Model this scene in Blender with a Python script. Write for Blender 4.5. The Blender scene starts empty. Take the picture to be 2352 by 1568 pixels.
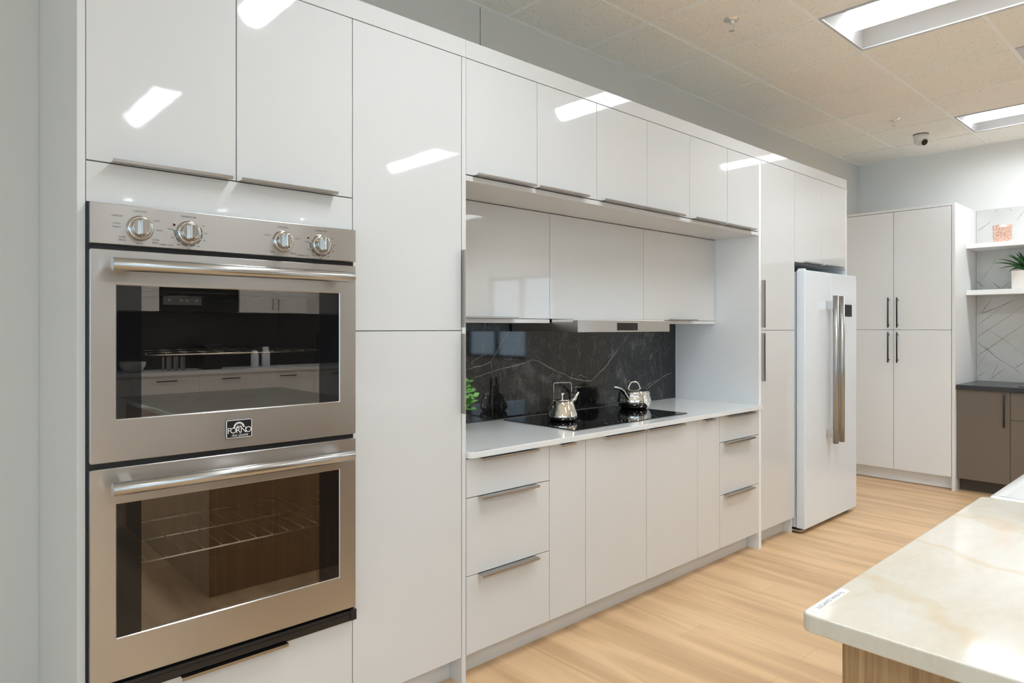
import bpy, bmesh, math, random
from mathutils import Vector, Matrix
random.seed(7)
S = bpy.context.scene
C = S.collection
PI = math.pi

# ------------------------------------------------------------------ camera
H = 1.354                      # camera height
cam_d = bpy.data.cameras.new('camera')
cam_d.sensor_width = 36.0
cam_d.lens = 1540.4 / 2352 * 36.0
cam_d.shift_y = -32.4 / 2352
cam_d.clip_start = 0.02
cam_d.clip_end = 100
cam = bpy.data.objects.new('camera', cam_d)
C.objects.link(cam)
cam.location = (0, 0, H)
cam.rotation_euler = (PI / 2, 0, math.radians(47.53) - PI / 2)
S.camera = cam

# ------------------------------------------------------------------ world: overcast daylight outside the windows
W = bpy.data.worlds.new('outside')
S.world = W
W.use_nodes = True
W.node_tree.nodes['Background'].inputs[0].default_value = (0.66, 0.84, 1.0, 1)
W.node_tree.nodes['Background'].inputs[1].default_value = 2.3

# ------------------------------------------------------------------ exposure
S.view_settings.view_transform = 'Standard'
S.view_settings.look = 'None'
S.view_settings.gamma = 1.0
S.view_settings.exposure = 0.42
S.view_settings.use_curve_mapping = False
LAMP = 42.0                    # strength of the troffer lenses
LAMP_COL = (0.90, 0.965, 1.02, 1)

# ------------------------------------------------------------------ materials
def mat(name, col, rough=0.5, metal=0.0, spec=0.5, coat=0.0, ior=1.5):
    m = bpy.data.materials.new(name)
    m.use_nodes = True
    p = m.node_tree.nodes['Principled BSDF']
    p.inputs['Base Color'].default_value = (*col, 1)
    p.inputs['Roughness'].default_value = rough
    p.inputs['Metallic'].default_value = metal
    p.inputs['Specular IOR Level'].default_value = spec
    p.inputs['Coat Weight'].default_value = coat
    p.inputs['Coat Roughness'].default_value = 0.02
    p.inputs['IOR'].default_value = ior
    return m
def nodes(m):
    nt = m.node_tree
    return nt, nt.nodes['Principled BSDF']
def coords(nt, scale=(1, 1, 1), rot=(0, 0, 0), src='Object'):
    tc = nt.nodes.new('ShaderNodeTexCoord')
    mp = nt.nodes.new('ShaderNodeMapping')
    mp.inputs['Scale'].default_value = scale
    mp.inputs['Rotation'].default_value = rot
    if src == 'World':
        g = nt.nodes.new('ShaderNodeNewGeometry')
        nt.links.new(g.outputs['Position'], mp.inputs['Vector'])
    else:
        nt.links.new(tc.outputs[src], mp.inputs['Vector'])
    return mp.outputs['Vector']
def noise(nt, vec, scale, detail=2, rough=0.5, dist=0.0):
    n = nt.nodes.new('ShaderNodeTexNoise')
    n.inputs['Scale'].default_value = scale
    n.inputs['Detail'].default_value = detail
    n.inputs['Roughness'].default_value = rough
    n.inputs['Distortion'].default_value = dist
    nt.links.new(vec, n.inputs['Vector'])
    return n.outputs['Fac']
def ramp(nt, fac, stops):
    r = nt.nodes.new('ShaderNodeValToRGB')
    el = r.color_ramp.elements
    while len(el) < len(stops):
        el.new(0.5)
    for e, (p, c) in zip(el, stops):
        e.position = p
        e.color = (*c, 1)
    nt.links.new(fac, r.inputs['Fac'])
    return r.outputs['Color']
def mix(nt, a, b, fac, mode='MIX'):
    n = nt.nodes.new('ShaderNodeMix')
    n.data_type = 'RGBA'
    n.blend_type = mode
    for sock, v in ((n.inputs[0], fac), (n.inputs[6], a), (n.inputs[7], b)):
        if hasattr(v, 'links'):
            nt.links.new(v, sock)
        elif isinstance(v, (int, float)):
            sock.default_value = v
        else:
            sock.default_value = (*v, 1)
    return n.outputs[2]
def bump(nt, p, h, strength, dist=0.001):
    b = nt.nodes.new('ShaderNodeBump')
    b.inputs['Strength'].default_value = strength
    b.inputs['Distance'].default_value = dist
    nt.links.new(h, b.inputs['Height'])
    nt.links.new(b.outputs['Normal'], p.inputs['Normal'])

M = {}
# high gloss white lacquer with a faint orange peel
m = M['gloss'] = mat('white_gloss_lacquer', (0.675, 0.675, 0.665), 0.035)
nt, p = nodes(m)
bump(nt, p, noise(nt, coords(nt, src='World'), 55, 2), 0.05, 0.0006)
M['white_edge'] = mat('white_panel', (0.70, 0.695, 0.68), 0.25)
M['matte_white'] = mat('matte_white_panel', (0.88, 0.89, 0.895), 0.35)
M['gap'] = mat('shadow_gap', (0.12, 0.115, 0.11), 0.8)
# brushed steel
def steel(name, col, rough, sc, aniso=0.0):
    m = mat(name, col, rough, 1.0)
    nt, p = nodes(m)
    f = noise(nt, coords(nt, sc, src='World'), 1.0, 3, 0.6)
    bump(nt, p, f, 0.03, 0.0002)
    if aniso:   # slight waviness of thin sheet metal
        b0 = p.inputs['Normal'].links[0].from_node
        b2 = nt.nodes.new('ShaderNodeBump'); b2.inputs['Strength'].default_value = 0.55; b2.inputs['Distance'].default_value = 0.02
        nt.links.new(noise(nt, coords(nt, (3.2, 3.2, 1.6), src='World'), 1.0, 1, 0.4), b2.inputs['Height'])
        nt.links.new(b2.outputs['Normal'], b0.inputs['Normal'])
    mr = nt.nodes.new('ShaderNodeMapRange')
    mr.inputs['To Min'].default_value = rough - 0.04
    mr.inputs['To Max'].default_value = rough + 0.05
    nt.links.new(f, mr.inputs['Value'])
    nt.links.new(mr.outputs['Result'], p.inputs['Roughness'])
    if aniso:
        tg = nt.nodes.new('ShaderNodeTangent'); tg.direction_type = 'UV_MAP'; tg.uv_map = 'UVMap'
        nt.links.new(tg.outputs[0], p.inputs['Tangent'])
        p.inputs['Anisotropic'].default_value = aniso
        p.inputs['Anisotropic Rotation'].default_value = 0.25
    return m
M['steel'] = steel('brushed_stainless', (0.52, 0.512, 0.50), 0.30, (30, 30, 1400), 0.72)
M['steel_bar'] = steel('satin_steel_bar', (0.49, 0.485, 0.475), 0.24, (3, 300, 300))
M['steel_v'] = mat('satin_steel_vertical', (0.40, 0.39, 0.37), 0.33, 1.0)
M['nickel'] = mat('brushed_bronze_nickel', (0.40, 0.37, 0.34), 0.28, 1.0)
M['chrome'] = mat('polished_chrome', (0.86, 0.84, 0.80), 0.03, 1.0)
M['knob'] = mat('knob_chrome', (0.60, 0.575, 0.54), 0.16, 1.0)
M['wire'] = mat('oven_rack_wire', (0.95, 0.95, 0.93), 0.35, 1.0)
M['black'] = mat('black_trim', (0.012, 0.012, 0.013), 0.28)
M['black_matte'] = mat('matte_black_metal', (0.014, 0.014, 0.014), 0.42)
M['frit'] = mat('black_frit_glass', (0.006, 0.006, 0.007), 0.02)
M['cavity'] = mat('dark_oven_enamel', (0.035, 0.030, 0.027), 0.35)
M['cooktop'] = mat('black_ceramic_glass', (0.005, 0.005, 0.006), 0.02)
M['print'] = mat('dark_print', (0.03, 0.03, 0.03), 0.6)
M['white_print'] = mat('white_print', (0.85, 0.84, 0.82), 0.4)
M['led'] = mat('dark_red_indicator', (0.10, 0.012, 0.008), 0.15)
M['fridge'] = mat('white_fridge_enamel', (0.80, 0.85, 0.90), 0.16)
M['grey_plastic'] = mat('grey_plastic', (0.30, 0.31, 0.31), 0.5)
M['taupe'] = mat('matte_taupe_front', (0.175, 0.145, 0.115), 0.42)
M['taupe_dark'] = mat('taupe_plinth', (0.075, 0.060, 0.048), 0.5)
M['charcoal'] = mat('charcoal_stone_top', (0.032, 0.036, 0.040), 0.28)
M['quartz'] = mat('white_quartz', (0.79, 0.80, 0.79), 0.09)
M['sink'] = mat('white_fireclay', (0.84, 0.85, 0.84), 0.12)
M['shelf'] = mat('white_shelf', (0.86, 0.86, 0.85), 0.35)
M['paper'] = mat('white_label_paper', (0.88, 0.88, 0.90), 0.5)
M['pot'] = mat('cream_ceramic_pot', (0.80, 0.76, 0.70), 0.35)
M['tbar'] = mat('ceiling_grid_paint', (0.94, 0.94, 0.91), 0.5)
M['troffer'] = mat('white_troffer_paint', (0.52, 0.52, 0.515), 0.35)
M['camera_white'] = mat('white_plastic', (0.72, 0.71, 0.68), 0.4)
M['frame'] = mat('dark_window_frame', (0.03, 0.03, 0.035), 0.4)
M['soil'] = mat('dark_soil', (0.03, 0.02, 0.012), 0.9)
M['microwave'] = mat('grey_steel_appliance', (0.25, 0.26, 0.26), 0.3, 0.8)
M['dark_slab'] = mat('dark_stone_slab', (0.03, 0.028, 0.027), 0.25)
M['brown'] = mat('brown_wood_panel', (0.16, 0.085, 0.04), 0.45)
# leaves
m = M['leaf'] = mat('green_leaf', (0.09, 0.30, 0.05), 0.4)
nt, p = nodes(m)
nt.links.new(ramp(nt, noise(nt, coords(nt, src='World'), 60, 2), [(0.3, (0.05, 0.22, 0.035)), (0.7, (0.22, 0.52, 0.12))]), p.inputs['Base Color'])
m = M['agave'] = mat('agave_leaf', (0.03, 0.12, 0.03), 0.4)
nt, p = nodes(m)
nt.links.new(ramp(nt, noise(nt, coords(nt, src='World'), 22, 2), [(0.35, (0.008, 0.045, 0.014)), (0.7, (0.04, 0.20, 0.035))]), p.inputs['Base Color'])
# mercury glass, rose
m = M['rose'] = mat('rose_mercury_glass', (0.80, 0.45, 0.34), 0.22, 0.55)
nt, p = nodes(m)
f = noise(nt, coords(nt, src='World'), 130, 3, 0.7)
nt.links.new(ramp(nt, f, [(0.40, (0.42, 0.20, 0.12)), (0.52, (0.90, 0.56, 0.45)), (0.65, (1.0, 0.86, 0.78))]), p.inputs['Base Color'])
bump(nt, p, f, 0.6, 0.003)
# painted walls
def paint(name, col):
    m = mat(name, col, 0.6, spec=0.3)
    nt, p = nodes(m)
    bump(nt, p, noise(nt, coords(nt, src='World'), 260, 2), 0.12, 0.001)
    return m
M['wall'] = paint('warm_grey_paint', (0.69, 0.675, 0.635))
M['wall_bright'] = paint('bright_white_paint', (0.82, 0.815, 0.79))
M['wall_light'] = paint('light_grey_paint', (0.80, 0.80, 0.78))
# end panel with textured grey melamine
m = M['end_panel'] = mat('grey_white_melamine', (0.70, 0.70, 0.685), 0.30)
# ceiling tile
m = M['tile'] = mat('mineral_fibre_tile', (0.66, 0.63, 0.57), 0.9, spec=0.1)
nt, p = nodes(m)
v = coords(nt, src='World')
f1 = noise(nt, v, 150, 2, 0.6, 0.4)
f2 = noise(nt, v, 0.9, 2)
dots = ramp(nt, f1, [(0.295, (0.30, 0.27, 0.24)), (0.355, (1, 1, 1))])
tint = ramp(nt, f2, [(0.35, (0.93, 0.885, 0.815)), (0.65, (0.90, 0.895, 0.83))])
nt.links.new(mix(nt, tint, dots, 1.0, 'MULTIPLY'), p.inputs['Base Color'])
bump(nt, p, f1, 0.35, 0.002)
# plank floor; planks run along world Y
m = M['floor'] = mat('oak_vinyl_planks', (0.6, 0.4, 0.2), 0.36)
nt, p = nodes(m)
vec = coords(nt, (1, 1, 1), (0, 0, PI / 2), src='World')
br = nt.nodes.new('ShaderNodeTexBrick')
br.offset = 0.37
br.inputs['Color1'].default_value = (0.84, 0.575, 0.325, 1)
br.inputs['Color2'].default_value = (0.79, 0.53, 0.295, 1)
br.inputs['Mortar'].default_value = (0.55, 0.35, 0.17, 1)
br.inputs['Scale'].default_value = 1.0
br.inputs['Mortar Size'].default_value = 0.0009
br.inputs['Mortar Smooth'].default_value = 0.3
br.inputs['Bias'].default_value = 0.0
br.inputs['Brick Width'].default_value = 1.22
br.inputs['Row Height'].default_value = 0.18
nt.links.new(vec, br.inputs['Vector'])
g1 = noise(nt, coords(nt, (9, 1.0, 1), src='World'), 1.0, 2, 0.5, 0.7)
g2 = noise(nt, coords(nt, (90, 3.0, 1), src='World'), 1.0, 3, 0.6)
c1 = mix(nt, br.outputs['Color'], ramp(nt, g1, [(0.34, (0.68, 0.635, 0.59)), (0.60, (1.0, 1.0, 1.0))]), 0.8, 'MULTIPLY')
c2 = mix(nt, c1, ramp(nt, g2, [(0.3, (0.90, 0.885, 0.87)), (0.65, (1, 1, 1))]), 0.6, 'MULTIPLY')
nt.links.new(c2, p.inputs['Base Color'])
bump(nt, p, g2, 0.08, 0.001)
# island oak
m = M['oak'] = mat('light_oak_panel', (0.45, 0.28, 0.13), 0.45)
nt, p = nodes(m)
g1 = noise(nt, coords(nt, (130, 130, 2.2), src='World'), 1.0, 4, 0.6)
g2 = noise(nt, coords(nt, (16, 16, 0.6), src='World'), 1.0, 2)
c1 = mix(nt, ramp(nt, g1, [(0.3, (0.30, 0.175, 0.078)), (0.68, (0.52, 0.345, 0.18))]), ramp(nt, g2, [(0.3, (0.85, 0.83, 0.8)), (0.7, (1, 1, 1))]), 1.0, 'MULTIPLY')
nt.links.new(c1, p.inputs['Base Color'])
bump(nt, p, g1, 0.15, 0.001)
# warm quartzite
m = M['quartzite'] = mat('warm_quartzite', (0.80, 0.75, 0.65), 0.07)
nt, p = nodes(m)
v = coords(nt, (1.0, 1.0, 1.0), (0, 0, 0.5), src='World')
a = noise(nt, coords(nt, (1.0, 2.6, 1.0), (0, 0, 0.9), src='World'), 4.0, 8, 0.70, 0.5)
base = ramp(nt, a, [(0.34, (0.66, 0.59, 0.48)), (0.50, (0.70, 0.655, 0.565)), (0.64, (0.715, 0.695, 0.63))])
n1 = nt.nodes.new('ShaderNodeTexWave')
n1.wave_type = 'BANDS'
n1.inputs['Scale'].default_value = 0.9
n1.inputs['Distortion'].default_value = 7.0
n1.inputs['Detail'].default_value = 5.0
n1.inputs['Detail Scale'].default_value = 1.6
nt.links.new(v, n1.inputs['Vector'])
vein = ramp(nt, n1.outputs['Fac'], [(0.0, (1, 1, 1)), (0.965, (1, 1, 1)), (1.0, (0.93, 0.80, 0.62))])
nt.links.new(mix(nt, base, vein, 0.55, 'MULTIPLY'), p.inputs['Base Color'])
# black marble
m = M['marble'] = mat('black_marble', (0.02, 0.02, 0.02), 0.045)
nt, p = nodes(m)
v = coords(nt, src='World')
a = noise(nt, v, 4.2, 8, 0.72, 0.8)
b = noise(nt, coords(nt, (9, 1, 2.4), src='World'), 1.4, 6, 0.75, 1.4)
base = ramp(nt, a, [(0.38, (0.008, 0.0075, 0.007)), (0.55, (0.022, 0.021, 0.020)), (0.70, (0.13, 0.13, 0.128))])
st = ramp(nt, b, [(0.55, (0, 0, 0)), (0.76, (0.22, 0.22, 0.22))])
fl = ramp(nt, noise(nt, v, 38, 8, 0.85), [(0.55, (0, 0, 0)), (0.74, (0.30, 0.29, 0.28))])
nt.links.new(mix(nt, mix(nt, base, st, 0.5, 'ADD'), fl, 0.35, 'ADD'), p.inputs['Base Color'])
M['vein'] = mat('pale_marble_vein', (0.27, 0.265, 0.26), 0.06)
# white marble on the far wall
m = M['white_marble'] = mat('white_marble', (0.66, 0.66, 0.635), 0.10)
nt, p = nodes(m)
a = noise(nt, coords(nt, src='World'), 2.2, 4, 0.6, 0.5)
nt.links.new(ramp(nt, a, [(0.3, (0.60, 0.59, 0.565)), (0.65, (0.68, 0.68, 0.66))]), p.inputs['Base Color'])
M['brown_vein'] = mat('brown_marble_vein', (0.30, 0.25, 0.19), 0.15)
# lamps
m = M['lens'] = bpy.data.materials.new('lit_lens')
m.use_nodes = True
nt = m.node_tree
nt.nodes.clear()
e = nt.nodes.new('ShaderNodeEmission')
e.inputs[0].default_value = LAMP_COL
# prismatic lens: throws its light mostly downward, little sideways
g = nt.nodes.new('ShaderNodeNewGeometry')
dt = nt.nodes.new('ShaderNodeVectorMath'); dt.operation = 'DOT_PRODUCT'
dt.inputs[1].default_value = (0, 0, -1)
nt.links.new(g.outputs['Incoming'], dt.inputs[0])
mn = nt.nodes.new('ShaderNodeMath'); mn.operation = 'MAXIMUM'; mn.inputs[1].default_value = 0.04
nt.links.new(dt.outputs['Value'], mn.inputs[0])
ml = nt.nodes.new('ShaderNodeMath'); ml.operation = 'MULTIPLY'; ml.inputs[1].default_value = LAMP
nt.links.new(mn.outputs[0], ml.inputs[0])
nt.links.new(ml.outputs[0], e.inputs[1])
o = nt.nodes.new('ShaderNodeOutputMaterial')
nt.links.new(e.outputs[0], o.inputs[0])
m = M['spot'] = m.copy()
m.name = 'lit_spot'
m.node_tree.nodes['Math.001'].inputs[1].default_value = 160
# flat glass: fresnel mix of clear and mirror
def glass(name, tint, f0, boost=1.0):
    m = bpy.data.materials.new(name)
    m.use_nodes = True
    nt = m.node_tree
    nt.nodes.clear()
    tr = nt.nodes.new('ShaderNodeBsdfTransparent')
    tr.inputs[0].default_value = (*tint, 1)
    gl = nt.nodes.new('ShaderNodeBsdfGlossy')
    gl.inputs['Roughness'].default_value = 0.0
    gl.inputs['Color'].default_value = (1, 1, 1, 1)
    lwt = nt.nodes.new('ShaderNodeLayerWeight')
    lwt.inputs['Blend'].default_value = 0.5
    lw = nt.nodes.new('ShaderNodeMath'); lw.operation = 'POWER'; lw.inputs[1].default_value = 5.0
    nt.links.new(lwt.outputs['Facing'], lw.inputs[0])
    ma = nt.nodes.new('ShaderNodeMath')
    ma.operation = 'MULTIPLY_ADD'
    ma.use_clamp = True
    ma.inputs[1].default_value = boost
    ma.inputs[2].default_value = f0 + 0.04 * boost
    nt.links.new(lw.outputs[0], ma.inputs[0])
    mx = nt.nodes.new('ShaderNodeMixShader')
    nt.links.new(ma.outputs[0], mx.inputs[0])
    nt.links.new(tr.outputs[0], mx.inputs[1])
    nt.links.new(gl.outputs[0], mx.inputs[2])
    o = nt.nodes.new('ShaderNodeOutputMaterial')
    nt.links.new(mx.outputs[0], o.inputs[0])
    return m
M['oven_glass'] = glass('coated_oven_glass', (0.84, 0.81, 0.78), 0.07, 1.2)
M['window_glass'] = glass('window_glass', (0.95, 0.97, 0.98), 0.0, 1.0)

# ------------------------------------------------------------------ mesh helpers
def bx(bm, x0, x1, y0, y1, z0, z1, bev=0.0, mi=0):
    if x1 < x0: x0, x1 = x1, x0
    if y1 < y0: y0, y1 = y1, y0
    if z1 < z0: z0, z1 = z1, z0
    vs = [bm.verts.new((x, y, z)) for x in (x0, x1) for y in (y0, y1) for z in (z0, z1)]
    fs = [bm.faces.new([vs[i] for i in q]) for q in ((0, 1, 3, 2), (4, 6, 7, 5), (0, 4, 5, 1), (2, 3, 7, 6), (0, 2, 6, 4), (1, 5, 7, 3))]
    for f in fs: f.material_index = mi
    if bev > 0:
        es = list({e for f in fs for e in f.edges})
        bmesh.ops.bevel(bm, geom=es, offset=bev, segments=2, profile=0.5, affect='EDGES')
def new(): return bmesh.new()
def box(x0, x1, y0, y1, z0, z1, bev=0.0):
    bm = new(); bx(bm, x0, x1, y0, y1, z0, z1, bev); return bm
def frame_for(d):
    d = d.normalized()
    up = Vector((0, 0, 1)) if abs(d.z) < 0.95 else Vector((1, 0, 0))
    u = d.cross(up).normalized()
    return u, u.cross(d).normalized()
def tube(bm, pts, r, n=12, caps=True, mi=0, flat=1.0):
    pts = [Vector(q) for q in pts]
    rr = r if isinstance(r, (list, tuple)) else [r] * len(pts)
    rings = []
    u = None
    for i, q in enumerate(pts):
        d = (pts[min(i + 1, len(pts) - 1)] - pts[max(i - 1, 0)]).normalized()
        if u is None:
            u, v = frame_for(d)
        else:
            u = (u - d * u.dot(d)).normalized(); v = u.cross(d).normalized()
        rings.append([bm.verts.new(q + (u * math.cos(2 * PI * k / n) + v * math.sin(2 * PI * k / n) * flat) * rr[i]) for k in range(n)])
    for a, b in zip(rings, rings[1:]):
        for k in range(n):
            f = bm.faces.new((a[k], a[(k + 1) % n], b[(k + 1) % n], b[k])); f.smooth = True; f.material_index = mi
    if caps:
        f = bm.faces.new(rings[0]); f.material_index = mi
        f = bm.faces.new(list(reversed(rings[-1]))); f.material_index = mi
def lathe(bm, prof, cx=0, cy=0, cz=0, n=40, axis='z', mi=0, a0=0.0):
    # prof: list of (radius, height)
    rings = []
    for r, h in prof:
        ring = []
        for k in range(n):
            a = a0 + 2 * PI * k / n
            if axis == 'z': q = (cx + r * math.cos(a), cy + r * math.sin(a), cz + h)
            elif axis == 'y': q = (cx + r * math.cos(a), cy + h, cz + r * math.sin(a))
            ring.append(bm.verts.new(q))
        rings.append(ring)
    for a, b in zip(rings, rings[1:]):
        for k in range(n):
            f = bm.faces.new((a[k], a[(k + 1) % n], b[(k + 1) % n], b[k])); f.smooth = True; f.material_index = mi
    for ring in (rings[0], rings[-1]):
        f = bm.faces.new(ring); f.material_index = mi
def prism(bm, pts, z0, z1, mi=0, bev=0.0, seg=3):
    a = [bm.verts.new((x, y, z0)) for x, y in pts]
    b = [bm.verts.new((x, y, z1)) for x, y in pts]
    n = len(pts)
    fs = [bm.faces.new(a), bm.faces.new(b)]
    for k in range(n):
        fs.append(bm.faces.new((a[k], a[(k + 1) % n], b[(k + 1) % n], b[k])))
    for f in fs: f.material_index = mi
    if bev > 0:
        es = list(set(fs[0].edges) | set(fs[1].edges))
        r = bmesh.ops.bevel(bm, geom=es, offset=bev, segments=seg, profile=0.5, affect='EDGES')
        for f in r['faces']: f.smooth = True
def rrect(x0, x1, y0, y1, rs, n=6):
    # rs: radius per corner in the order (x0,y0), (x1,y0), (x1,y1), (x0,y1)
    out = []
    for (cx, cy, a0), r in zip(((x0, y0, PI), (x1, y0, 1.5 * PI), (x1, y1, 0), (x0, y1, 0.5 * PI)), rs):
        if r <= 0:
            out.append((cx, cy)); continue
        ox = cx + (r if cx == x0 else -r); oy = cy + (r if cy == y0 else -r)
        for k in range(n + 1):
            a = a0 + 0.5 * PI * k / n
            out.append((ox + r * math.cos(a), oy + r * math.sin(a)))
    return out
def ribbon(bm, pts, w, axis, off, mi):
    # vein lying on a slab: axis 'y' -> points are (x,z) on plane y=off ; axis 'x' -> points are (y,z) on plane x=off
    fine = []
    rnd = random.Random(int(pts[0][0] * 1000) + len(pts))
    for (a0, b0), (a1, b1) in zip(pts, pts[1:]):
        L = math.hypot(a1 - a0, b1 - b0); k = max(2, int(L / 0.008))
        for i in range(k):
            t = i / k
            fine.append((a0 + (a1 - a0) * t + rnd.uniform(-1, 1) * 0.0012, b0 + (b1 - b0) * t + rnd.uniform(-1, 1) * 0.0012))
    fine.append(pts[-1])
    prev = None
    for i, (a, b) in enumerate(fine):
        j = min(i + 1, len(fine) - 1); k = max(i - 1, 0)
        dx, dz = fine[j][0] - fine[k][0], fine[j][1] - fine[k][1]
        L = math.hypot(dx, dz) or 1
        ww = w * rnd.uniform(0.5, 1.1) * (.72 + .28 * math.sin(i * .13 + a * 9)) * min(1, 0.25 + 4 * min(i, len(fine) - 1 - i) / len(fine))
        nx, nz = -dz / L * ww / 2, dx / L * ww / 2
        q = [(a + nx, b + nz), (a - nx, b - nz)]
        vs = [bm.verts.new((x, off, z) if axis == 'y' else (off, x, z)) for x, z in q]
        if prev:
            f = bm.faces.new((prev[0], prev[1], vs[1], vs[0])); f.material_index = mi
        prev = vs
def text(bm, s, size, loc, mode='front', align='CENTER', shear=0.0, mi=0, depth=0.0):
    cu = bpy.data.curves.new('t', 'FONT')
    cu.body = s; cu.size = size; cu.align_x = align; cu.align_y = 'CENTER'; cu.shear = shear; cu.extrude = depth
    cu.resolution_u = 3
    ob = bpy.data.objects.new('t', cu)
    C.objects.link(ob)
    bpy.context.view_layer.update()
    me = bpy.data.meshes.new_from_object(ob.evaluated_get(bpy.context.evaluated_depsgraph_get()))
    t = new(); t.from_mesh(me)
    if mode == 'front': R = Matrix.Rotation(PI / 2, 4, 'X')
    elif mode == 'top180': R = Matrix.Rotation(PI, 4, 'Z')
    else: R = Matrix.Identity(4)
    t.transform(Matrix.Translation(loc) @ R)
    vm = [bm.verts.new(v.co) for v in t.verts]
    t.verts.index_update()
    for f in t.faces:
        try:
            nf = bm.faces.new([vm[v.index] for v in f.verts]); nf.material_index = mi
        except ValueError: pass
    t.free()
    bpy.data.objects.remove(ob); bpy.data.curves.remove(cu); bpy.data.meshes.remove(me)

def root_loc(o):
    while o.parent: o = o.parent
    return o.location
def obj(name, bm, mats, parent=None, loc=None):
    bmesh.ops.recalc_face_normals(bm, faces=bm.faces)
    me = bpy.data.meshes.new(name)
    if parent is not None: org = Vector(root_loc(parent))
    elif loc is not None: org = Vector(loc)
    else:
        xs = [v.co for v in bm.verts]
        org = Vector(((min(v.x for v in xs) + max(v.x for v in xs)) / 2, (min(v.y for v in xs) + max(v.y for v in xs)) / 2, min(v.z for v in xs)))
    bmesh.ops.translate(bm, verts=bm.verts, vec=-org)
    if any(mm_.name == 'brushed_stainless' for mm_ in (mats if isinstance(mats, (list, tuple)) else [mats])):
        uv = bm.loops.layers.uv.new('UVMap')
        for f in bm.faces:
            for l in f.loops:
                c = l.vert.co
                l[uv].uv = (c.x + c.y * .37, c.z + c.y * .11)
    bm.to_mesh(me); bm.free()
    for mm in (mats if isinstance(mats, (list, tuple)) else [mats]): me.materials.append(mm)
    o = bpy.data.objects.new(name, me)
    C.objects.link(o)
    if parent is not None: o.parent = parent
    else: o.location = org
    return o
def tag(o, label=None, cat=None, group=None, kind=None):
    if label: o['label'] = label
    if cat: o['category'] = cat
    if group: o['group'] = group
    if kind: o['kind'] = kind
    return o
def thing(name, label, cat, loc, group=None):
    o = bpy.data.objects.new(name, None)
    o.empty_display_size = 0.05
    C.objects.link(o); o.location = loc
    return tag(o, label, cat, group)
def struct(name, bm, m): return tag(obj(name, bm, m), kind='structure')
def dup(o, parent=None):
    c = o.copy(); C.objects.link(c); c.parent = parent
    for ch in list(o.children): dup(ch, c)
    return c

# ================================================================== the room
XL, XR, YF, YB, ZC = -4.2, 7.11, -4.32, 2.609, 2.971
T = 0.6096
GX0, GY0 = 2.9415 - 12 * T, 2.1340          # ceiling grid: lines at GX0 + i*T and GY0 - k*T
FIX = [(2.9415 + T * (1 + 4 * n), 1.524 - 4 * T * r) for r in (0, 1) for n in (-1, 0, 1)]   # near-left corners (x0, y1)
FIX = [q for q in FIX if not (q[0] > 5.9 and q[1] < 0)] + [(2.9415 + T * (1 + 4 * -2), 1.524 - 4 * T), (2.9415 + T * 5, 1.524 - 7 * T)]

struct('floor', box(XL - .2, XR + .2, YF - .2, YB + .2, -0.08, 0.0), M['floor'])
# wall behind the kitchen: two panels meeting at a dark joint
bm = new()
bx(bm, XL, 2.168, YB, YB + .02, 0, ZC + .1); bx(bm, 2.174, XR, YB, YB + .02, 0, ZC + .1)
bx(bm, XL, XR, YB + .03, YB + .12, 0, ZC + .2, mi=1)
tag(obj('wall_back', bm, [M['wall'], M['gap']]), kind='structure')
# far wall with a window further along
bm = new()
wy0, wy1, wz0, wz1 = -3.75, -2.25, 0.86, 2.15
bx(bm, XR, XR + .12, wy1, YB + .12, 0, ZC + .2); bx(bm, XR, XR + .12, YF - .12, wy0, 0, ZC + .2)
bx(bm, XR, XR + .12, wy0, wy1, 0, wz0); bx(bm, XR, XR + .12, wy0, wy1, wz1, ZC + .2)
struct('wall_right', bm, M['wall_light'])
# unseen storefront windows left of and behind the camera, added for fill daylight
fw = (-3.6, 0.8, 0.4, 2.6)
bm = new()
bx(bm, XL, fw[0], YF - .12, YF, 0, ZC + .2); bx(bm, fw[1], XR, YF - .12, YF, 0, ZC + .2)
bx(bm, fw[0], fw[1], YF - .12, YF, 0, fw[2]); bx(bm, fw[0], fw[1], YF - .12, YF, fw[3], ZC + .2)
struct('wall_front', bm, M['wall_bright'])
bm = new()
lw = (-3.6, 1.2, 0.4, 2.6)
bx(bm, XL - .12, XL, lw[1], YB + .12, 0, ZC + .2); bx(bm, XL - .12, XL, YF - .12, lw[0], 0, ZC + .2)
bx(bm, XL - .12, XL, lw[0], lw[1], 0, lw[2]); bx(bm, XL - .12, XL, lw[0], lw[1], lw[3], ZC + .2)
struct('wall_left', bm, M['wall_bright'])
def window(name, x, y0, y1, z0, z1, n):
    bm = new()
    for a, b in ((y0, y0 + .05), (y1 - .05, y1)): bx(bm, x, x + .07, a, b, z0, z1)
    bx(bm, x, x + .07, y0 + .05, y1 - .05, z0, z0 + .05); bx(bm, x, x + .07, y0 + .05, y1 - .05, z1 - .05, z1)
    for k in range(1, n):
        yy = y0 + (y1 - y0) * k / n
        bx(bm, x, x + .06, yy - .035, yy + .035, z0 + .05, z1 - .05)
    w = tag(obj(name, bm, M['frame']), kind='structure')
    bm = new(); bx(bm, x + .03, x + .036, y0 + .05, y1 - .05, z0 + .05, z1 - .05)
    obj('window_pane', bm, M['window_glass'], w)
window('window_1', XR + .02, wy0, wy1, wz0, wz1, 2)
window('fill_window_2', XL - .1, lw[0], lw[1], lw[2], lw[3], 3)  # added out of view to lift the left side with cool daylight
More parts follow.
